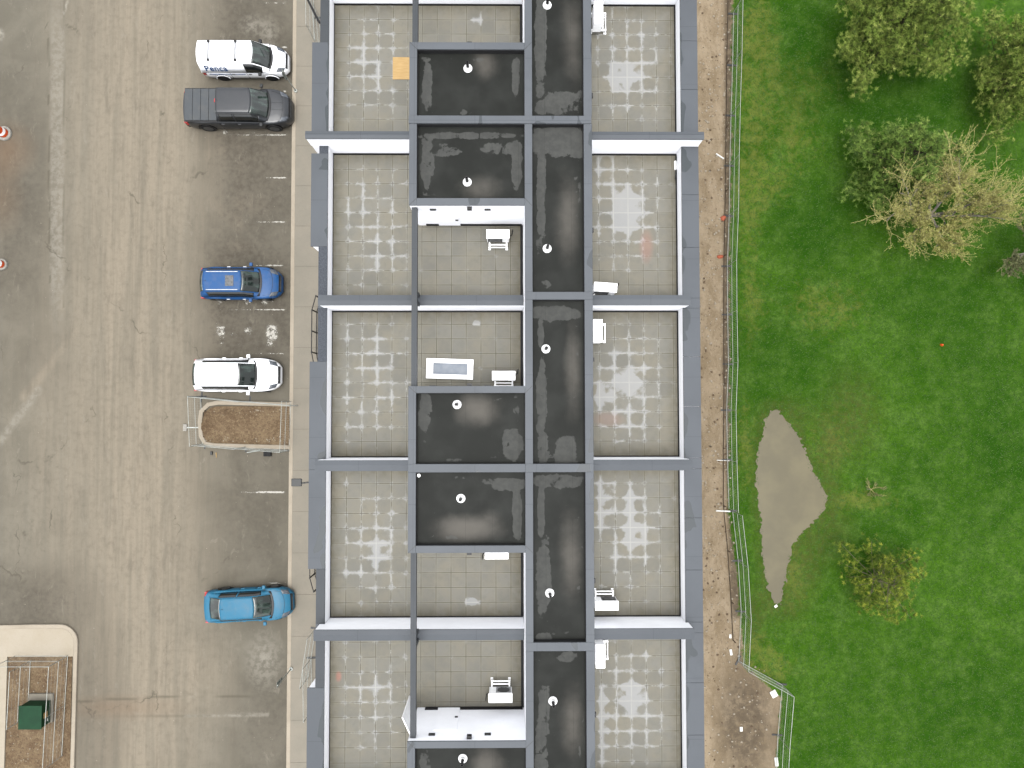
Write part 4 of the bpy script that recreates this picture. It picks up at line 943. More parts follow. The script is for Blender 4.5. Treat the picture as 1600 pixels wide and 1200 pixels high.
panel((480, 998), (468, 1077), 'loose fence panel beside the building above the round post base', wg, z=.14)
panel((473, 1046), (474, 1129), 'loose fence panel beside the building, nearest the bottom edge', wg, z=.14)
panel((477, -40), (478, 38), 'loose fence panel beside the building at the top edge', wg, z=.14)
panel((486, 0), (492, 63), 'second loose fence panel at the top edge, closer to the wall', wg, z=.14)
# block feet and clamps of the fences
def block(px, py, sx_, sy_, sz, matn, name, label, cat, rz=0, z=0.02, grp=None):
    p = P(px, py, z); o = MB().box(-sx_/2, sx_/2, -sy_/2, sy_/2, 0, sz).build(name, matn, bevel=min(.02, sz/3)); o.location = (p.x, p.y, z); o.rotation_euler = (0, 0, rz); tag(o, label, cat, grp); return o
o = empty('fence_weight', P(297, 668, .02)); tag(o, 'pale T shaped fence foot sticking out of the island fence', 'fence foot')
MB().box(-.38, -.16, -.2, .2, 0, .08).build('foot_plate', 'pale_rubber', o, bevel=.02); MB().box(-.16, .55, -.03, .03, 0, .05).build('foot_bar', 'galv', o)
block(419, 709, .42, .28, .2, 'rubber', 'fence_block', 'black rubber block under the island fence', 'block')
block(331, 708, .12, .2, .12, 'dark_metal', 'fence_clamp', 'small dark clamp on the asphalt below the island', 'clamp')
o = MB().tube((0, 0, .03), (.02, -.3, .03), .03, 8, .015).build('yellow_tag', 'wood_board'); o.location = P(338, 707, .02); tag(o, 'small yellow strap hanging by the island fence', 'strap')
o = MB().tube((0, 0, .03), (.75, .12, .05), .03, 8).build('loose_pipe', 'galv'); o.location = P(386, 707, .02); tag(o, 'short grey pipe on the asphalt below the island', 'pipe')

# ------------------------------------------------------------------ railings by the entries
r = empty('entry_railing', P(490, 517, .14)); tag(r, 'black entry railing between building and sidewalk, four bays long', 'railing', 'black entry railings'); off = r.location.copy()
zt = 1.25; pts = [P(493.5, 462, zt), P(487.3, 484, zt), P(487, 517, zt), P(486.6, 550, zt), P(489.6, 565, zt)]
mb = MB()
for a, b in zip(pts[:-1], pts[1:]):
    mb.tube(a, b, .028, 8)
mb.build('top_rail', 'black_trim', r, off)
mb = MB()
for a, b in zip(pts[:-1], pts[1:]): mb.tube((a.x, a.y, .25), (b.x, b.y, .25), .022, 8)
mb.build('bottom_rail', 'black_trim', r, off)
for p in pts[:-1]: MB().tube((p.x, p.y, .12), (p.x, p.y, zt), .042, 8).build('post', 'black_trim', r, off)
r = empty('entry_railing', P(490, 905, .14)); tag(r, 'short black entry railing across from the teal sedan', 'railing', 'black entry railings'); off = r.location.copy()
pts = [P(484, 885, zt), P(484, 903, zt), P(490, 925, zt)]
mb = MB(); [mb.tube(a, b, .026, 8) for a, b in zip(pts[:-1], pts[1:])]; mb.build('top_rail', 'black_trim', r, off)
mb = MB(); [mb.tube((a.x, a.y, .25), (b.x, b.y, .25), .022, 8) for a, b in zip(pts[:-1], pts[1:])]; mb.build('bottom_rail', 'black_trim', r, off)
for p in pts[1:]: MB().tube((p.x, p.y, .12), (p.x, p.y, zt), .042, 8).build('post', 'black_trim', r, off)
a, b = P(478, -6, 2.6), P(499.5, 36, 2.6); o = MB().tube(a, b, .06, 8).build('boom', 'black_trim'); 
k = P(478, -6, 0); 
o2 = empty('handrail', (a.x, a.y, .14)); o.parent = o2; o.data.transform(Matrix.Translation(-Vector((a.x, a.y, .14)))); tag(o2, 'thick black slanting rail at the top edge beside the building', 'handrail')
MB().tube((a.x, a.y, .14), (a.x, a.y, 2.6), .05, 8).build('post', 'black_trim', o2, (a.x, a.y, .14))
# sign posts
def sign(base, top, lb):
    b = P(*base, .15); t = P(*top, 2.5); r = empty('sign_post', b); tag(r, lb, 'sign', 'parking sign posts'); 
    mb = MB(); mb.lathe([(.11, 0), (.1, .05), (.05, .07), (.05, .03)], 16); mb.build('base', 'galv', r, smooth=True)
    MB().tube((0, 0, .03), (0, 0, 2.4), .028, 8).build('post', 'galv', r)
    ang_ = math.atan2(t.y-b.y, t.x-b.x)
    mb = MB(); mb.box(.03, .04, -.15, .15, 1.85, 2.4); o = mb.build('sign_plate', 'sign_back', r); o.rotation_euler = (0, 0, math.radians(180))
    mb = MB(); mb.box(.03, .04, -.12, .12, 1.5, 1.8); o = mb.build('sign_plate', 'sign_back', r); o.rotation_euler = (0, 0, math.radians(180))
sign((455, 1045), (433, 1072), 'thin sign post on the kerb below the teal sedan')
sign((462, 142), (441, 109), 'thin sign post on the kerb between van and pickup fronts')
# traffic drums at the left edge
def drum(px, py, s, lb):
    p = P(px, py, .1); r = empty('traffic_drum', (p.x, p.y, .02)); tag(r, lb, 'traffic drum', 'orange traffic drums'); r.scale = (s, s, 1)
    MB().lathe([(.42, 0), (.43, .05), (.4, .11), (.28, .12), (.27, .03)], 28).build('base_ring', 'pale_rubber', r, smooth=True)
    mb = MB(); mb.mi = 0; mb.lathe([(.26, .03), (.25, .3)], 24); mb.lathe([(.235, .5), (.225, .7)], 24); mb.lathe([(.205, .9), (.19, 1.02), (.12, 1.05)], 24)
    mb.lathe([(.225, .7), (.205, .9)], 24); mb.mi = 1; mb.lathe([(.25, .3), (.235, .5)], 24)
    mb.build('body', ['orange_plastic', 'white_frame'], r, smooth=True)
    mb = MB(); mb.box(-.1, .1, -.02, .02, 1.05, 1.13); mb.build('handle', 'orange_plastic', r)
drum(6, 208, 1.0, 'orange traffic drum in a pale ring, upper one at the left edge')
drum(2, 413, .8, 'orange traffic drum in a pale ring, lower one at the left edge')
# transformer
p = P(62, 1108, .2); tr = empty('transformer', (p.x, p.y, .05)); tag(tr, 'dark green utility transformer on a concrete pad', 'transformer')
MB().box(-.62, .72, -.75, .85, 0, .16).build('pad', 'sidewalk', tr, bevel=.02)
mb = MB(); mb.box(-.58, .62, -.72, .5, .16, .95); mb.build('cabinet', 'green_paint', tr, bevel=.03)
MB().box(-.62, .66, -.76, .54, .95, 1.0).build('lid', 'green_paint', tr, bevel=.02)
MB().box(.655, .675, -.25, .05, .5, .8).build('warning_label', 'wood_board', tr)
MB().tube((.67, -.5, .5), (.67, -.35, .5), .03).build('lock', 'galv', tr)

# ------------------------------------------------------------------ vehicles
def her(xs, ys, x):
    xs = np.asarray(xs, float); ys = np.asarray(ys, float); x = np.clip(np.asarray(x, float), xs[0], xs[-1])
    d_ = np.diff(ys)/np.diff(xs); m_ = np.zeros(len(xs)); m_[0] = d_[0]; m_[-1] = d_[-1]
    for i in range(1, len(xs)-1): m_[i] = 0 if d_[i-1]*d_[i] <= 0 else 2*d_[i-1]*d_[i]/(d_[i-1]+d_[i])
    i = np.clip(np.searchsorted(xs, x)-1, 0, len(xs)-2); h = xs[i+1]-xs[i]; t = (x-xs[i])/h
    return (2*t**3-3*t**2+1)*ys[i]+(t**3-2*t**2+t)*h*m_[i]+(-2*t**3+3*t**2)*ys[i+1]+(t**3-t**2)*h*m_[i+1]
def vehicle(name, label, cat, c):
    root = empty(name, (0, 0, 0)); tag(root, label, cat)
    Lh = c['L']/2; W2 = c['W']/2; PT = c['paint']; wr = c.get('wr', .34)
    wf = lambda s_: W2*her(*zip(*[(-Lh, c.get('wrear', .78)), (-Lh+.08, .88), (-Lh+.3, .955), (-Lh+.9, .99), (0, 1.0), (Lh-1.2, .99), (Lh-.7, .96), (Lh-.32, .87), (Lh-.1, .70), (Lh, .50)]), s_)
    zt_ = lambda s_: her(*zip(*c['top']), s_)
    def zb(s_):
        z = .24
        for wc in c['wheels']:
            ds = abs(s_-wc); ra = wr+.07
            if ds < ra: z = max(z, wr+math.sqrt(ra*ra-ds*ds)-.0)
        return z
    prof = [(.86, 0), (.965, .12), (1.0, .42), (1.0, .62), (.985, .80), (.955, .92), (.90, .985), (.82, 1.01), (.6, 1.03), (.3, 1.05), (0, 1.055)]
    cr = c.get('crown', .05)
    def sect(s_):
        w_ = float(wf(s_)); a = zb(s_); b = float(zt_(s_)); out = []
        for (fy, fz) in prof:
            z = a+(b-a)*min(fz, 1.0)+(cr*(fz-1.0)/.055 if fz > 1 else 0); out.append((s_, fy*w_, z))
        return out
    st_ = sorted(set([round(x, 3) for x in list(np.arange(-Lh, Lh+.001, .07)) + [Lh, Lh-.03, -Lh+.03]]))
    mb = MB(); rows = []
    for s_ in st_:
        h_ = sect(s_); bow = .10*(s_ > 0) * (s_/Lh)**6 + -.06*(s_ < 0)*(s_/Lh)**6
        h_ = [(x+bow*(1-(y/W2)**2), y, z) for x, y, z in h_]
        rows.append(h_+[(x, -y, z) for x, y, z in reversed(h_[:-1])])
    mb.grid(rows)
    nrow = len(rows[0]); mb.f.append(tuple(range(nrow))[::-1]); mb.fm.append(0); kk = len(mb.v)-nrow; mb.f.append(tuple(range(kk, kk+nrow))); mb.fm.append(0)
    for a in range(len(rows)-1):   # underside
        mb.f.append((a*nrow, (a+1)*nrow, (a+1)*nrow+nrow-1, a*nrow+nrow-1)); mb.fm.append(1)
    mb.f = [tuple(reversed(f)) for f in mb.f]
    body = mb.build('body', [PT, 'black_trim'], root, smooth=True)
    def zsurf(s_, y):
        h_ = sect(s_); ys = [p[1] for p in h_][::-1]; zs = [p[2] for p in h_][::-1]
        return float(np.interp(abs(y), ys[:-2], zs[:-2]))
    def decal(nm, matn, fpoly, dz=.006, parent=body, n=8):
        """patch over the body's upper surface: fpoly(u,v)->(s,y)"""
        m2 = MB(); rr = []
        for i in range(n+1):
            row = []
            for j in range(n+1):
                s_, y = fpoly(i/n, j/n); bow = .10*(s_ > 0)*(s_/Lh)**6; row.append((s_+bow*(1-(y/W2)**2), y, zsurf(min(max(s_, -Lh), Lh), y)+dz))
            rr.append(row)
        m2.grid(rr); o = m2.build(nm, matn, parent, smooth=True)
        sm = o.modifiers.new('t', 'SOLIDIFY'); sm.thickness = .012; return o
    # greenhouse
    g0, g1, g2, g3 = c['gh']; zr = c['roof']; yb = c.get('yb', .86)*W2; yt = c.get('yt', .70)*W2
    gs = np.concatenate([np.linspace(g0, g1, 10)[:-1], np.linspace(g1, g2, 22)[:-1], np.linspace(g2, g3, 14)])
    def Hh(s_):
        if s_ < g1: t = (s_-g0)/(g1-g0); return math.sin(t*math.pi/2)**.85 if c.get('round_rear', True) else t
        if s_ > g2: t = (g3-s_)/(g3-g2); return 1-(1-t)**1.25
        return 1.0
    gp_ = [(0, 0), (.35, .35), (.8, .80), (.93, .93), (1.02, .985), (1.10, 1.0), (1.35, 1.015), (1.7, 1.02)]
    def gsec(s_):
        hh = max(0.0, Hh(s_)); zbelt = float(zt_(min(max(s_, -Lh), Lh)))-.03; arch = c.get('arch', .03)*(1-((s_-(g1+g2)/2)/((g2-g1)/2+.3))**2)
        zrr = zr+arch
        pts = []
        keys = [(yb, 0), (yb+(yt-yb)*.4, .42), (yb+(yt-yb)*.82, .84), (yt, .955), (yt*.93, .99), (yt*.72, 1.0), (yt*.36, 1.008), (0, 1.01)]
        wnar = 1.0
        for (y, fz) in keys: 
            tb = 1-.0*hh
            yy_ = y*wnar; bow = 0
            e = 1-(y/yb)**2
            if s_ > g2-.35: bow = c.get('bowf', .16)*e*min(1, (s_-g2+.35)/.35)
            if s_ < g1+.3: bow = -c.get('bowr', .12)*e*min(1, (g1+.3-s_)/.3)
            pts.append((s_+bow, yy_, zbelt+(zrr-zbelt)*fz*hh + .03*(1-hh)*(fz)))
        return pts
    S = [gsec(s_) for s_ in gs]
    full = [q+[(x, -y, z) for x, y, z in reversed(q[:-1])] for q in S]; nc = len(full[0])   # 15 columns
    def piece(nm, matn, i0, i1, j0, j1, parent=root, dz=0.0):
        m2 = MB(); m2.grid([[(x, y, z+dz) for x, y, z in full[i][j0:j1+1]] for i in range(i0, i1+1)]); m2.f = [tuple(reversed(f)) for f in m2.f]
        o = m2.build(nm, matn, parent, smooth=True); sm = o.modifiers.new('t', 'SOLIDIFY'); sm.thickness = .02; sm.offset = -1; return o
    i1_, i2_, iN_ = 9, 9+21, len(gs)-1
    piece('roof', PT, i1_, i2_, 3, nc-4)
    def frit(o): return o
    piece('windscreen', 'car_glass', i2_, iN_-1, 3, nc-4)
    piece('rear_window', 'car_glass' if not c.get('van') else PT, 1, i1_, 3, nc-4)
    for (j0, j1) in ((0, 3), (nc-4, nc-1)):
        piece('pillar', PT, 0, iN_, j0+(2 if j0 == 0 else 0), j1-(0 if j0 == 0 else 2))
        sw = c.get('sidewin', [(g1-.1, g2+.55)])
        jj0, jj1 = (0, 2) if j0 == 0 else (nc-3, nc-1)
        ids = [i for i in range(iN_+1) if any(a <= gs[i] <= b for a, b in sw)]
        # split into painted and glazed runs
        runs = []; cur = None
        for i in range(iN_):
            mid_ = (gs[i]+gs[i+1])/2; gl_ = any(a <= mid_ <= b for a, b in sw)
            if cur is None or cur[0] != gl_: cur = [gl_, i, i+1]; runs.append(cur)
            else: cur[2] = i+1
        for gl_, a, b in runs: piece('side_window' if gl_ else 'side_panel', 'side_glass' if gl_ else PT, a, b, jj0, jj1)
    def edge_strip(nm, ia, w_):
        m2 = MB(); m2.grid([[(x, y, z+.006) for x, y, z in full[i][3:nc-3]] for i in range(ia, ia+w_+1)]); m2.f = [tuple(reversed(f)) for f in m2.f]; m2.build(nm, 'black_trim', root, smooth=True)
    edge_strip('window_seal', iN_-3, 2)
    if not c.get('van'): edge_strip('window_seal', 1, 1)
    # cowl strip at the foot of the windscreen
    decal('cowl', 'black_trim', lambda u, v: (g3-.10+.13*u+.02+c.get('bowf', .16)*(1-((2*v-1)*.98)**2), (2*v-1)*yb*.94), .012)
    # wheels
    for wc in c['wheels']:
        for sg in (-1, 1):
            y0 = W2-.13
            mb = MB(); mb.tube((0, -.11, 0), (0, .11, 0), wr, 28); w_ = mb.build('wheel', 'rubber', root, smooth=True); w_.location = (wc, sg*y0, wr)
            mb = MB(); mb.tube((0, -.004*sg+.11*sg, 0), (0, .12*sg, 0), wr*.66, 20)
            mb.tube((0, .118*sg, 0), (0, .126*sg, 0), wr*.2, 10)
            mb.build('rim', c.get('rim', 'alloy'), w_, smooth=True)
            mb = MB()
            for k in range(12):
                a0, a1 = math.radians(15*k), math.radians(15*(k+1)); ra, rb_ = wr+.045, wr+.085; yy0, yy1 = sg*(W2-.03), sg*(W2+.012)
                k0 = len(mb.v)
                for a in (a0, a1):
                    for (rr_, y) in ((ra, yy0), (rb_, yy0), (rb_, yy1), (ra, yy1)): mb.v.append((wc+rr_*math.cos(a), y, wr+rr_*math.sin(a)))
                for q in ((0, 1, 5, 4), (1, 2, 6, 5), (2, 3, 7, 6), (3, 0, 4, 7)): mb.f.append(tuple(k0+z for z in q)); mb.fm.append(0)
            mb.build('wheel_arch', c.get('archm', 'black_trim'), root)
    # lights, mirrors
    for sg in (-1, 1):
        decal('headlight', 'lamp_clear', lambda u, v: (Lh-.42+.34*u-.10*v, sg*(W2*(.60 + .27*v-.10*u))), .006)
        decal('taillight', 'lamp_red', lambda u, v: (-Lh+.03+.2*u*(.5+.5*v), sg*(W2*(.70+.20*v))), .006)
        m2 = MB(); zz_ = float(zt_(g2+.75)); m2.box(-.09, .09, -.1, .1, -.06, .07)
        mr = m2.build('mirror', c.get('mirror', PT), root, bevel=.035); mr.location = (g2+c.get('mir', .62), sg*(W2+.09), zz_+.08)
        m2 = MB(); m2.box(-.03, .03, -.1, .02, -.02, .02); ar = m2.build('mirror_arm', 'black_trim', mr); ar.location = (0, -sg*.08, -.05)
        if c.get('rails'):
            m2 = MB(); pts = [Vector((x, sg*(yt*.90), zr+c.get('arch', .03)*.8+.035)) for x in np.linspace(g1+.1, g2-.05, 8)]
            for a, b in zip(pts[:-1], pts[1:]): m2.tube(a, b, .022, 8)
            m2.build('roof_rail', 'chrome', root, smooth=True)
    for sg in (-1, 1):
        m2 = MB(); z0_ = float(zt_(-Lh+.15)); m2.box(-Lh+.04, -Lh+.22, sg*float(wf(-Lh+.12))-.05, sg*float(wf(-Lh+.12))+.03, z0_-.42, z0_-.08); m2.build('taillight', 'lamp_red', body, bevel=.02)
    decal('grille', 'black_trim', lambda u, v: (Lh-.10+.06*u, (2*v-1)*W2*.52), .006)
    decal('badge_bar', 'alloy', lambda u, v: (Lh-.05+.03*u, (2*v-1)*W2*.5), .014)
    for sg in (-1, 1): decal('bonnet_seam', 'black_trim', lambda u, v: (g3+.25+(Lh-.38-g3-.25)*u, sg*(W2*(.80-.16*u*u)+.008*v)), .003)
    decal('bonnet_seam', 'black_trim', lambda u, v: (Lh-.36+.012*u-.10*abs(2*v-1)**2, (2*v-1)*W2*.66), .003, n=10)
    for dx_ in c.get('doors', []):
        for sg in (-1, 1):
            m2 = MB(); m2.box(dx_-.006, dx_+.006, sg*W2*.99-.012, sg*W2*.99+.018, .34, float(zt_(dx_))-.1); m2.build('door_seam', 'black_trim', body)
            m2 = MB(); m2.box(dx_+.08, dx_+.26, sg*W2-.02, sg*W2+.03, float(zt_(dx_))-.2, float(zt_(dx_))-.165); m2.build('door_handle', c.get('handle', PT), body)
    m2 = MB(); m2.tube((g1+.15, 0, zr), (g1-.02, 0, zr+.13), .012, 6, .006) if not c.get('van') else m2.tube((g2-.3, 0, zr), (g2-.42, 0, zr+.22), .008, 6, .004)
    m2.build('antenna', 'black_trim', root)
    return root, body, decal, full, gs
def place(r, px, py, h, deg=0.0, dx=0.0):
    p = P(px, py, h); r.location = (p.x+dx, p.y, .02); r.rotation_euler = (0, 0, math.radians(deg))

# white delivery van
van, vb, dec, full, gs = vehicle('delivery_van', 'white delivery van with blue lettering, parked topmost', 'van', dict(L=4.73, W=1.72, paint='paint_white', van=True, roof=1.80, gh=(-2.33, -2.18, .62, 1.45),
    top=[(-2.37, .95), (-2.28, 1.08), (0, 1.06), (1.2, 1.05), (1.6, 1.0), (2.0, .9), (2.25, .76), (2.37, .6)], wheels=(-1.35, 1.45), wr=.32, yb=.97, yt=.72, sidewin=[(.25, 1.12)], mir=.38, mirror='black_trim', wrear=.86, doors=[.2, -.75], handle='black_trim', rim='rubber', archm='paint_white', bowf=.2))
p = P(347, 80, 1.8); van.location = (-14.95, p.y-.02, .02)
for xx in (-1.62, -.12):
    mb = MB(); mb.tube((xx, -.54, 1.93), (xx, .54, 1.93), .028, 8); mb.mi = 1; mb.box(xx-.06, xx+.06, -.58, -.48, 1.80, 1.95); mb.box(xx-.06, xx+.06, .48, .58, 1.80, 1.95)
    mb.build('roof_bar', ['dark_metal', 'black_trim'], van)
# sliding door rail and lettering on the right flank
# lettering mesh
tc = bpy.data.curves.new('lettering', 'FONT'); tc.body = 'Penca'; tc.size = .50; tc.extrude = .004; tc.offset = .009; tc.space_character = 1.08; to = bpy.data.objects.new('tmp_text', tc); COL.objects.link(to)
bpy.context.view_layer.update(); tm = bpy.data.meshes.new_from_object(to.evaluated_get(bpy.context.evaluated_depsgraph_get())); bpy.data.objects.remove(to); tm.materials.clear(); tm.materials.append(M['lettering_blue'])
def on_side(full, gs, sx_, fz):       # point on the right flank (negative y) between belt and roof rows
    i = int(np.argmin(abs(gs-sx_))); a = Vector(full[i][-1]); b = Vector(full[i][-3]); return a.lerp(b, fz)
pa, pb_ = on_side(full, gs, -1.9, .0), on_side(full, gs, -1.9, 1.0)
upv = (pb_-pa); upv.x = 0; upv.normalize(); nv = Vector((0, -upv.z, upv.y)); nv = -nv if nv.y > 0 else nv
lt = link('lettering', tm, van); base_ = pa+upv*.16+nv*.04
lt.matrix_local = Matrix.Translation((-2.02, base_.y, base_.z)) @ Matrix(((1, 0, 0), (0, upv.y*1.2, nv.y), (0, upv.z*1.2, nv.z))).to_4x4()
mb = MB(); mb.box(-1.95, .1, -.872, -.85, .86, .885); mb.build('trim_strip', 'lettering_blue', van)
# dark pickup
def pk_top(): return [(-2.95, 1.0), (-2.88, 1.22), (-2.7, 1.28), (-1.0, 1.28), (1.6, 1.2), (2.2, 1.16), (2.6, 1.08), (2.85, .92), (2.95, .7)]
pk, pbody, dec, full, gs = vehicle('pickup_truck', 'charcoal pickup truck with a folded grey bed cover', 'pickup truck', dict(L=5.9, W=2.06, paint='paint_charcoal', roof=1.90, gh=(-1.0, -.82, .92, 1.75), top=pk_top(), wheels=(-1.85, 1.95), wr=.41, yb=.9, yt=.68, wrear=.9,
    sidewin=[(-.7, 0.02), (.1, 1.3)], mir=.55, doors=[.02, -.9], round_rear=False, crown=.06, mirror='dark_metal', bowf=.2, bowr=.03))
pk.location = (-15.27, P(360, 157, 1.9).y, .02)
mb = MB(); rows = []
for k in range(4):
    a = -2.82+k*.455; mb.box(a+.006, a+.449, -.90, .90, 1.30, 1.375)
o = mb.build('bed_cover', 'paint_tonneau', pk, bevel=.02)
mb = MB(); mb.box(-2.84, -1.0, -.965, .965, 1.255, 1.318); mb.build('bed_rail', 'black_trim', pk, bevel=.03)
for a in (-.55, -.3, .3, .55): mb = MB(); mb.box(-.7, .8, a-.01, a+.01, 1.925, 1.938); mb.build('roof_rib', 'paint_charcoal', pk)
mb = MB(); mb.box(-.93, -.86, -.10, .10, 1.86, 1.905); o = mb.build('brake_light', 'lamp_red', pk)
for a in (-.2, .2): dec('bonnet_crease', 'paint_tonneau', lambda u, v: (1.95+.65*u, a+.02*v-.01), .006)
# blue suv
sv, sb, dec, full, gs = vehicle('compact_suv', 'blue compact suv with silver roof rails and sunroof', 'car', dict(L=4.42, W=1.84, paint='paint_blue', roof=1.55, gh=(-2.05, -1.68, .22, 1.12), top=[(-2.21, .72), (-2.12, .92), (-1.9, 1.0), (0, .98), (1.05, .99), (1.6, .93), (1.95, .82), (2.12, .7), (2.21, .5)],
    wheels=(-1.33, 1.33), yb=.9, yt=.61, rails=True, sidewin=[(-1.6, .0), (.06, .85)], mir=.5, doors=[.1, -.8], handle='chrome'))
sv.location = (-15.07, P(360, 439, 1.5).y, .02)
mb = MB(); mb.box(-.52, -.06, -.30, .30, 1.59, 1.612); mb.build('sunroof', 'alloy', sv, bevel=.004)
# white hatch
wv, wb, dec, full, gs = vehicle('hatchback_suv', 'white suv hatchback parked beside the kerbed island', 'car', dict(L=4.72, W=1.90, paint='paint_white', roof=1.58, gh=(-2.24, -1.88, .28, 1.08), top=[(-2.36, .72), (-2.27, .95), (-2.05, 1.02), (0, .99), (1.05, 1.0), (1.6, .95), (2.0, .86), (2.25, .7), (2.36, .5)],
    wheels=(-1.4, 1.4), yb=.9, yt=.64, sidewin=[(-1.7, -.05), (.0, .8)], mir=.5, doors=[.1, -.85]))
wv.location = (-15.22, P(360, 585, 1.5).y, .02)
# teal sedan
sn, sb2, dec, full, gs = vehicle('sedan', 'light blue sedan parked with its nose over the kerb', 'car', dict(L=4.78, W=1.82, paint='paint_teal', roof=1.42, gh=(-1.98, -1.2, .42, 1.32), top=[(-2.39, .68), (-2.3, .92), (-2.1, .99), (-1.9, 1.0), (0, .94), (1.2, .96), (1.7, .9), (2.05, .8), (2.28, .66), (2.39, .48)],
    wheels=(-1.37, 1.4), yb=.88, yt=.62, sidewin=[(-1.4, -.4), (-.34, .85)], mir=.6, doors=[-.4, .5], round_rear=False))
pp_ = P(386, 946, .9); sn.location = (pp_.x, pp_.y, .02); sn.rotation_euler = (0, 0, math.radians(2.6))

# ------------------------------------------------------------------ trees
def tufts(cent, dirs, n_per, ln, wd_, rs, flat=.6):
    """rosettes of blade triangles round each centre"""
    n = len(cent); c = np.repeat(cent, n_per, 0); d_ = np.repeat(dirs, n_per, 0)
    r = rs.normal(size=(n*n_per, 3)); r /= np.linalg.norm(r, axis=1, keepdims=True)
    v = d_*.75+r; v[:, 2] = v[:, 2]*flat+.12; v /= np.linalg.norm(v, axis=1, keepdims=True)
    side = np.cross(v, rs.normal(size=v.shape)); side /= np.linalg.norm(side, axis=1, keepdims=True)
    l_ = (ln*rs.uniform(.6, 1.15, (n*n_per, 1))); b = c+v*.015
    return b-side*wd_, b+side*wd_, b+v*l_, v
def branch_curve(a, b, sag, n=5):
    return [a.lerp(b, t/n)+Vector((0, 0, -sag*math.sin(math.pi*t/n))) for t in range(n+1)]
def pine(name, label, px, py, hpx, rad, height, matn, seed, nwh=11, dens=1.0, elong=1.0, group='trees on the lawn', trunkm='bark', ln=.17):
    rs = np.random.RandomState(seed); base = P(px, py, hpx); base.z = 0
    root = empty(name, base); tag(root, label, 'tree', group)
    mb = MB(); mb.tube((0, 0, -.05), (0, 0, height*.5), .17*height/9, 9, .11*height/9); mb.tube((0, 0, height*.5), (.05, 0, height*.97), .11*height/9, 8, .02)
    cs = []; ds = []; tn = []
    for wv_ in range(nwh):
        f = wv_/(nwh-1); z0 = height*(.13+.82*f); R = rad*(1-f)**.62*(.92+.16*rs.rand())*(1 if f < .97 else .4)
        nb = int((9-4*f)+1)
        for k in range(nb):
            az = 2*math.pi*(k+rs.uniform(-.3, .3))/nb+wv_*.7; rr = max(.2, R*rs.uniform(.5, 1.14)); lobe = 1+.2*math.sin(az*3+seed)+.13*math.sin(az*5+seed*2)
            rr *= lobe; dxy = Vector((math.cos(az)*elong, math.sin(az), 0)); a = Vector((0, 0, z0)); b = a+dxy*rr+Vector((0, 0, rr*.22+rs.uniform(-.1, .1)))
            cv = branch_curve(a, b, rr*.06)
            for q, (u, v) in enumerate(zip(cv[:-1], cv[1:])): mb.tube(u, v, .035*(1-q/6), 4, .035*(1-(q+1)/6), caps=False)
            nt_ = int(rr*30*dens)+5
            for _ in range(nt_):
                t = rs.uniform(.25, 1)**.55; pt = a.lerp(b, t); s_ = rs.normal(size=3)*np.array([1, 1, .45])*(.10+.16*rr*(1.05-t)+.1)
                pp = np.array(pt)+s_; cs.append(pp); dd = np.array([dxy.x, dxy.y, .55])+rs.normal(size=3)*.4; ds.append(dd/np.linalg.norm(dd)); tn.append(t)
    mb.build('trunk', trunkm, root)
    cs = np.array(cs); ds = np.array(ds)
    NP = 26
    v0, v1, v2, v = tufts(cs, ds, NP, ln, .011, rs)
    tone = np.repeat(np.clip(rs.normal(.45, .26, len(cs)), 0, 1), NP)+rs.uniform(-.18, .18, len(cs)*NP)
    tri_mesh('crown', v0, v1, v2, [matn], np.clip(tone, 0, 1), root)
    return root
pine('pine_tree', 'big olive pine tree at the top of the lawn, cut by the photo edge', 1400, 40, 2.6, 3.6, 8.0, 'needles_olive', 3, 12, 1.15)
pine('pine_tree', 'olive pine tree at the right edge with rounded light tufts', 1604, 108, 2.6, 2.9, 7.0, 'needles_olive', 8, 10, 1.0)
pine('pine_tree', 'darker green pine tree under the budding tree', 1408, 258, 2.2, 2.9, 5.8, 'needles_green', 13, 10, .95, elong=1.12)
pine('pine_tree', 'small yellow green pine tree alone below the puddle level', 1376, 906, 1.0, 2.55, 3.0, 'needles_yellow', 19, 6, .4, trunkm='bark_grey')
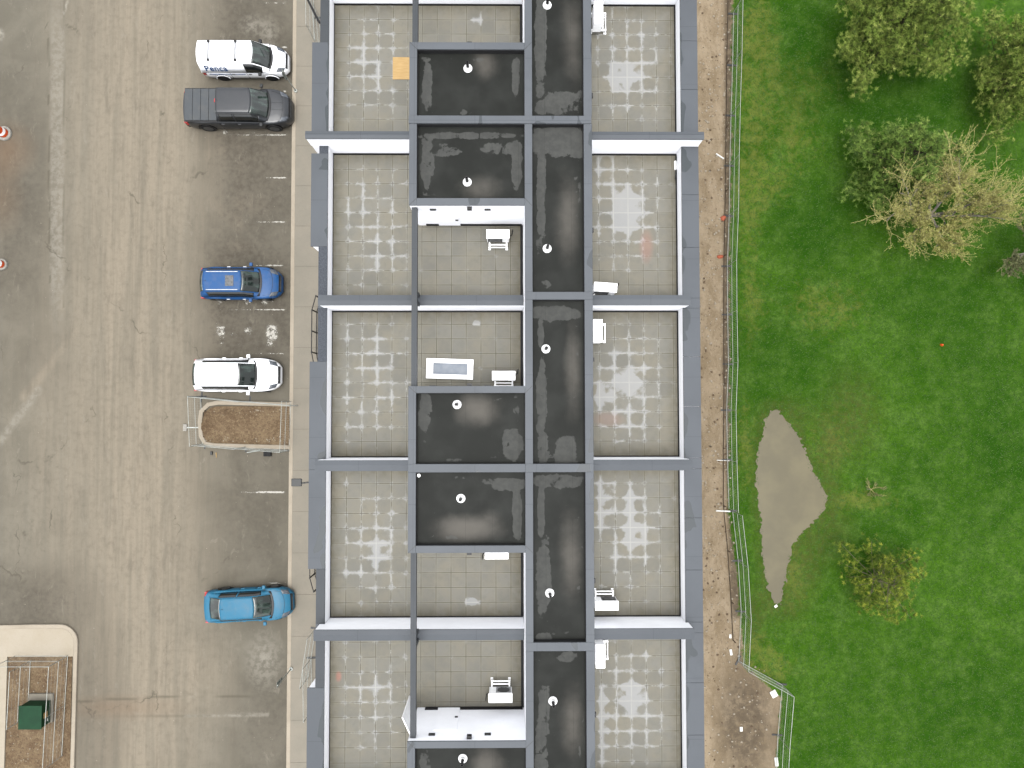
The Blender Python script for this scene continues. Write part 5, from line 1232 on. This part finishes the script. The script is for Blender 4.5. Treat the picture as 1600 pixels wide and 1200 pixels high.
def decid(name, label, px, py, height, spread, lean, barkm, budm, seed, depth=5, group='trees on the lawn', r0=.13, buds=3, wdf=1.0, first=6, nbt=3, lr=.7, tf=.28):
    rs = random.Random(seed); base = P(px, py, 0); root = empty(name, base); tag(root, label, 'tree', group)
    tr_ = MB(); lb_ = tr_; cs = []; ds = []
    def grow(a, d_, ln, r, dep):
        steps = 3; cur = a
        for s_ in range(steps):
            d2 = (d_+Vector((rs.uniform(-.16, .16), rs.uniform(-.16, .16), rs.uniform(-.06, .14)))).normalized(); nx_ = cur+d2*(ln/steps); ra, rb_ = r*(1-.25*s_/steps), r*(1-.25*(s_+1)/steps)
            tr_.mi = 1 if r < .022 else 0; (tr_ if dep == 0 else lb_).tube(cur, nx_, max(ra, .0065), 6 if r > .03 else 3, max(rb_, .005), caps=False)
            if dep >= 3:
                for _ in range(buds): q = cur.lerp(nx_, rs.random()); cs.append((q.x+rs.uniform(-.04, .04), q.y+rs.uniform(-.04, .04), q.z)); ds.append(tuple(d2))
            cur = nx_; d_ = d2
            if dep >= 1 and dep < depth and s_ < steps-1:
                sd_ = (d_+Vector((rs.uniform(-1, 1), rs.uniform(-1, 1), rs.uniform(-.2, .6)))*.8).normalized(); grow(cur, sd_, ln*.55, r*.5, dep+1)
        if dep < depth:
            k = first if dep == 0 else 2
            for i in range(k):
                az = 2*math.pi*(i+rs.random()*.7)/k
                if dep == 0: nd = Vector((math.cos(az)*spread, math.sin(az)*spread, rs.uniform(.5, 1.1))).normalized()
                else: nd = (d_+Vector((rs.uniform(-1, 1), rs.uniform(-1, 1), rs.uniform(-.3, .5)))*(.62 if lr < .8 else .85)).normalized()
                grow(cur, nd, ln*(1.15 if dep == 0 else lr)*rs.uniform(.75, 1.2), r*.62, dep+1)
    grow(Vector((0, 0, -.05)), Vector(lean).normalized(), height*tf, r0, 0)
    tr_.build('trunk', [barkm, 'twig_pale'], root)
    rr = np.random.RandomState(seed); cs = np.array(cs); ds = np.array(ds)
    v0, v1, v2, v = tufts(cs, ds, nbt, .085*wdf, .017*wdf, rr, .8); tri_mesh('crown', v0, v1, v2, [budm], rr.uniform(0, 1, len(v0)), root); return root
decid('budding_tree', 'tall bare limbed tree just coming into pale yellow bud, over a dark pine', 1426, 343, 6.3, 1.35, (.10, .02, 1), 'twig_grey', 'buds', 52, 6, buds=1, wdf=.85, nbt=2, lr=.83, tf=.2, first=7)
decid('budding_tree', 'greyish tree with sparse buds cut by the right edge', 1592, 398, 3.6, 1.1, (0, 0, 1), 'twig_grey', 'buds_grey', 37, 5, r0=.08)
decid('bare_shrub', 'leafless grey shrub lying open on the lawn right of the puddle', 1352, 764, 1.1, 1.6, (.8, .0, .35), 'twig_grey', 'buds_grey', 41, 4, r0=.03, buds=0 or 1, wdf=.3, first=4, group='trees on the lawn')

# ------------------------------------------------------------------ small debris by the lawn fence
def rag(px, py, s, matn, name, lb, cat, seed, hh=.12):
    rs = random.Random(seed); mb = MB(); rings = [(1.0, 0), (.85, .5), (.5, .9), (.15, 1)]; n = 9; off_ = [rs.uniform(.7, 1.25) for _ in range(n)]
    for (r, z) in rings:
        for i in range(n): t = 2*math.pi*i/n; mb.v.append((s*r*off_[i]*math.cos(t), s*.8*r*off_[i]*math.sin(t), z*hh+rs.uniform(-.01, .01)))
    for a in range(3):
        for i in range(n): j = (i+1) % n; mb.f.append((a*n+i, a*n+j, (a+1)*n+j, (a+1)*n+i)); mb.fm.append(0)
    mb.f.append(tuple(3*n+i for i in range(n))); mb.fm.append(0)
    o = mb.build(name, matn, smooth=True); o.location = P(px, py, 0.0); tag(o, lb, cat)
rag(1130, 341, .2, 'red_rag', 'orange_bag', 'crumpled orange bag on the dirt, upper of two', 'bag', 1)
rag(1125, 401, .17, 'red_rag', 'orange_bag', 'crumpled orange bag on the dirt, lower of two', 'bag', 2)
rag(1471, 539, .1, 'orange_plastic', 'orange_ball', 'small orange ball alone on the grass', 'ball', 3, .16)
for (x0, y0, x1, y1, lb) in [(1119, 240, 1131, 248, 'white pipe offcut lying diagonally on the dirt near the top'), (1119, 798, 1141, 799, 'white pipe lying across the dirt edge level with the puddle'), (1120, 719, 1140, 720, 'thin pale stake pointing at the fence above the puddle pipe')]:
    a, b = P(x0, y0, .05), P(x1, y1, .05); o = MB().tube((0, 0, .04), tuple(b-a+Vector((0, 0, .04))), .045 if 'stake' not in lb else .02, 8).build('pipe_offcut', 'paper'); o.location = (a.x, a.y, 0); tag(o, lb, 'pipe')
for (px, py, sx_, sy_, rz, lb, nm) in [(1209, 1084, .35, .4, .5, 'white paper sheet beside the slanting fence panel', 'paper_scrap'), (1158, 1139, .16, .26, 0, 'small white block on the dark mud', 'white_block'), (1213, 1190, .2, .5, .1, 'white plastic bag below the last fence panel', 'plastic_bag'), (1212, 947, .18, .14, .6, 'small white litter at the tail of the puddle', 'litter'), (1142, 1019, .14, .34, .2, 'white scrap on the dirt near the fence corner', 'scrap'), (1141, 994, .12, .22, 0, 'pale scrap above the white one near the fence corner', 'scrap')]:
    block(px, py, sx_, sy_, .05, 'paper', nm, lb, nm.replace('_', ' '), rz, .0)
# silt fence: a low dark cloth strip held by wooden stakes
pts = [(1138, -10), (1136, 100), (1134, 200), (1134, 300), (1131, 400), (1131, 500), (1132, 600), (1130, 700), (1131, 790), (1137, 860), (1143, 940), (1146, 1000)]
sf = empty('silt_fence', P(1134, 400, 0)); tag(sf, 'low worn silt fence of dark cloth running along the dirt', 'silt fence'); off = sf.location.copy()
mb = MB(); wp = [P(a+random.uniform(-1, 1), b, 0) for a, b in pts]
for a, b in zip(wp[:-1], wp[1:]): mb.grid([[(a.x-.02, a.y, 0), (a.x, a.y, .1), (a.x+.02, a.y, 0)], [(b.x-.02, b.y, 0), (b.x, b.y, .1), (b.x+.02, b.y, 0)]])
mb.build('cloth', 'silt_cloth', sf, off)
for a in wp: MB().box(a.x-.02, a.x+.02, a.y-.02, a.y+.02, 0, .5).build('stake', 'wood_brown', sf, off)
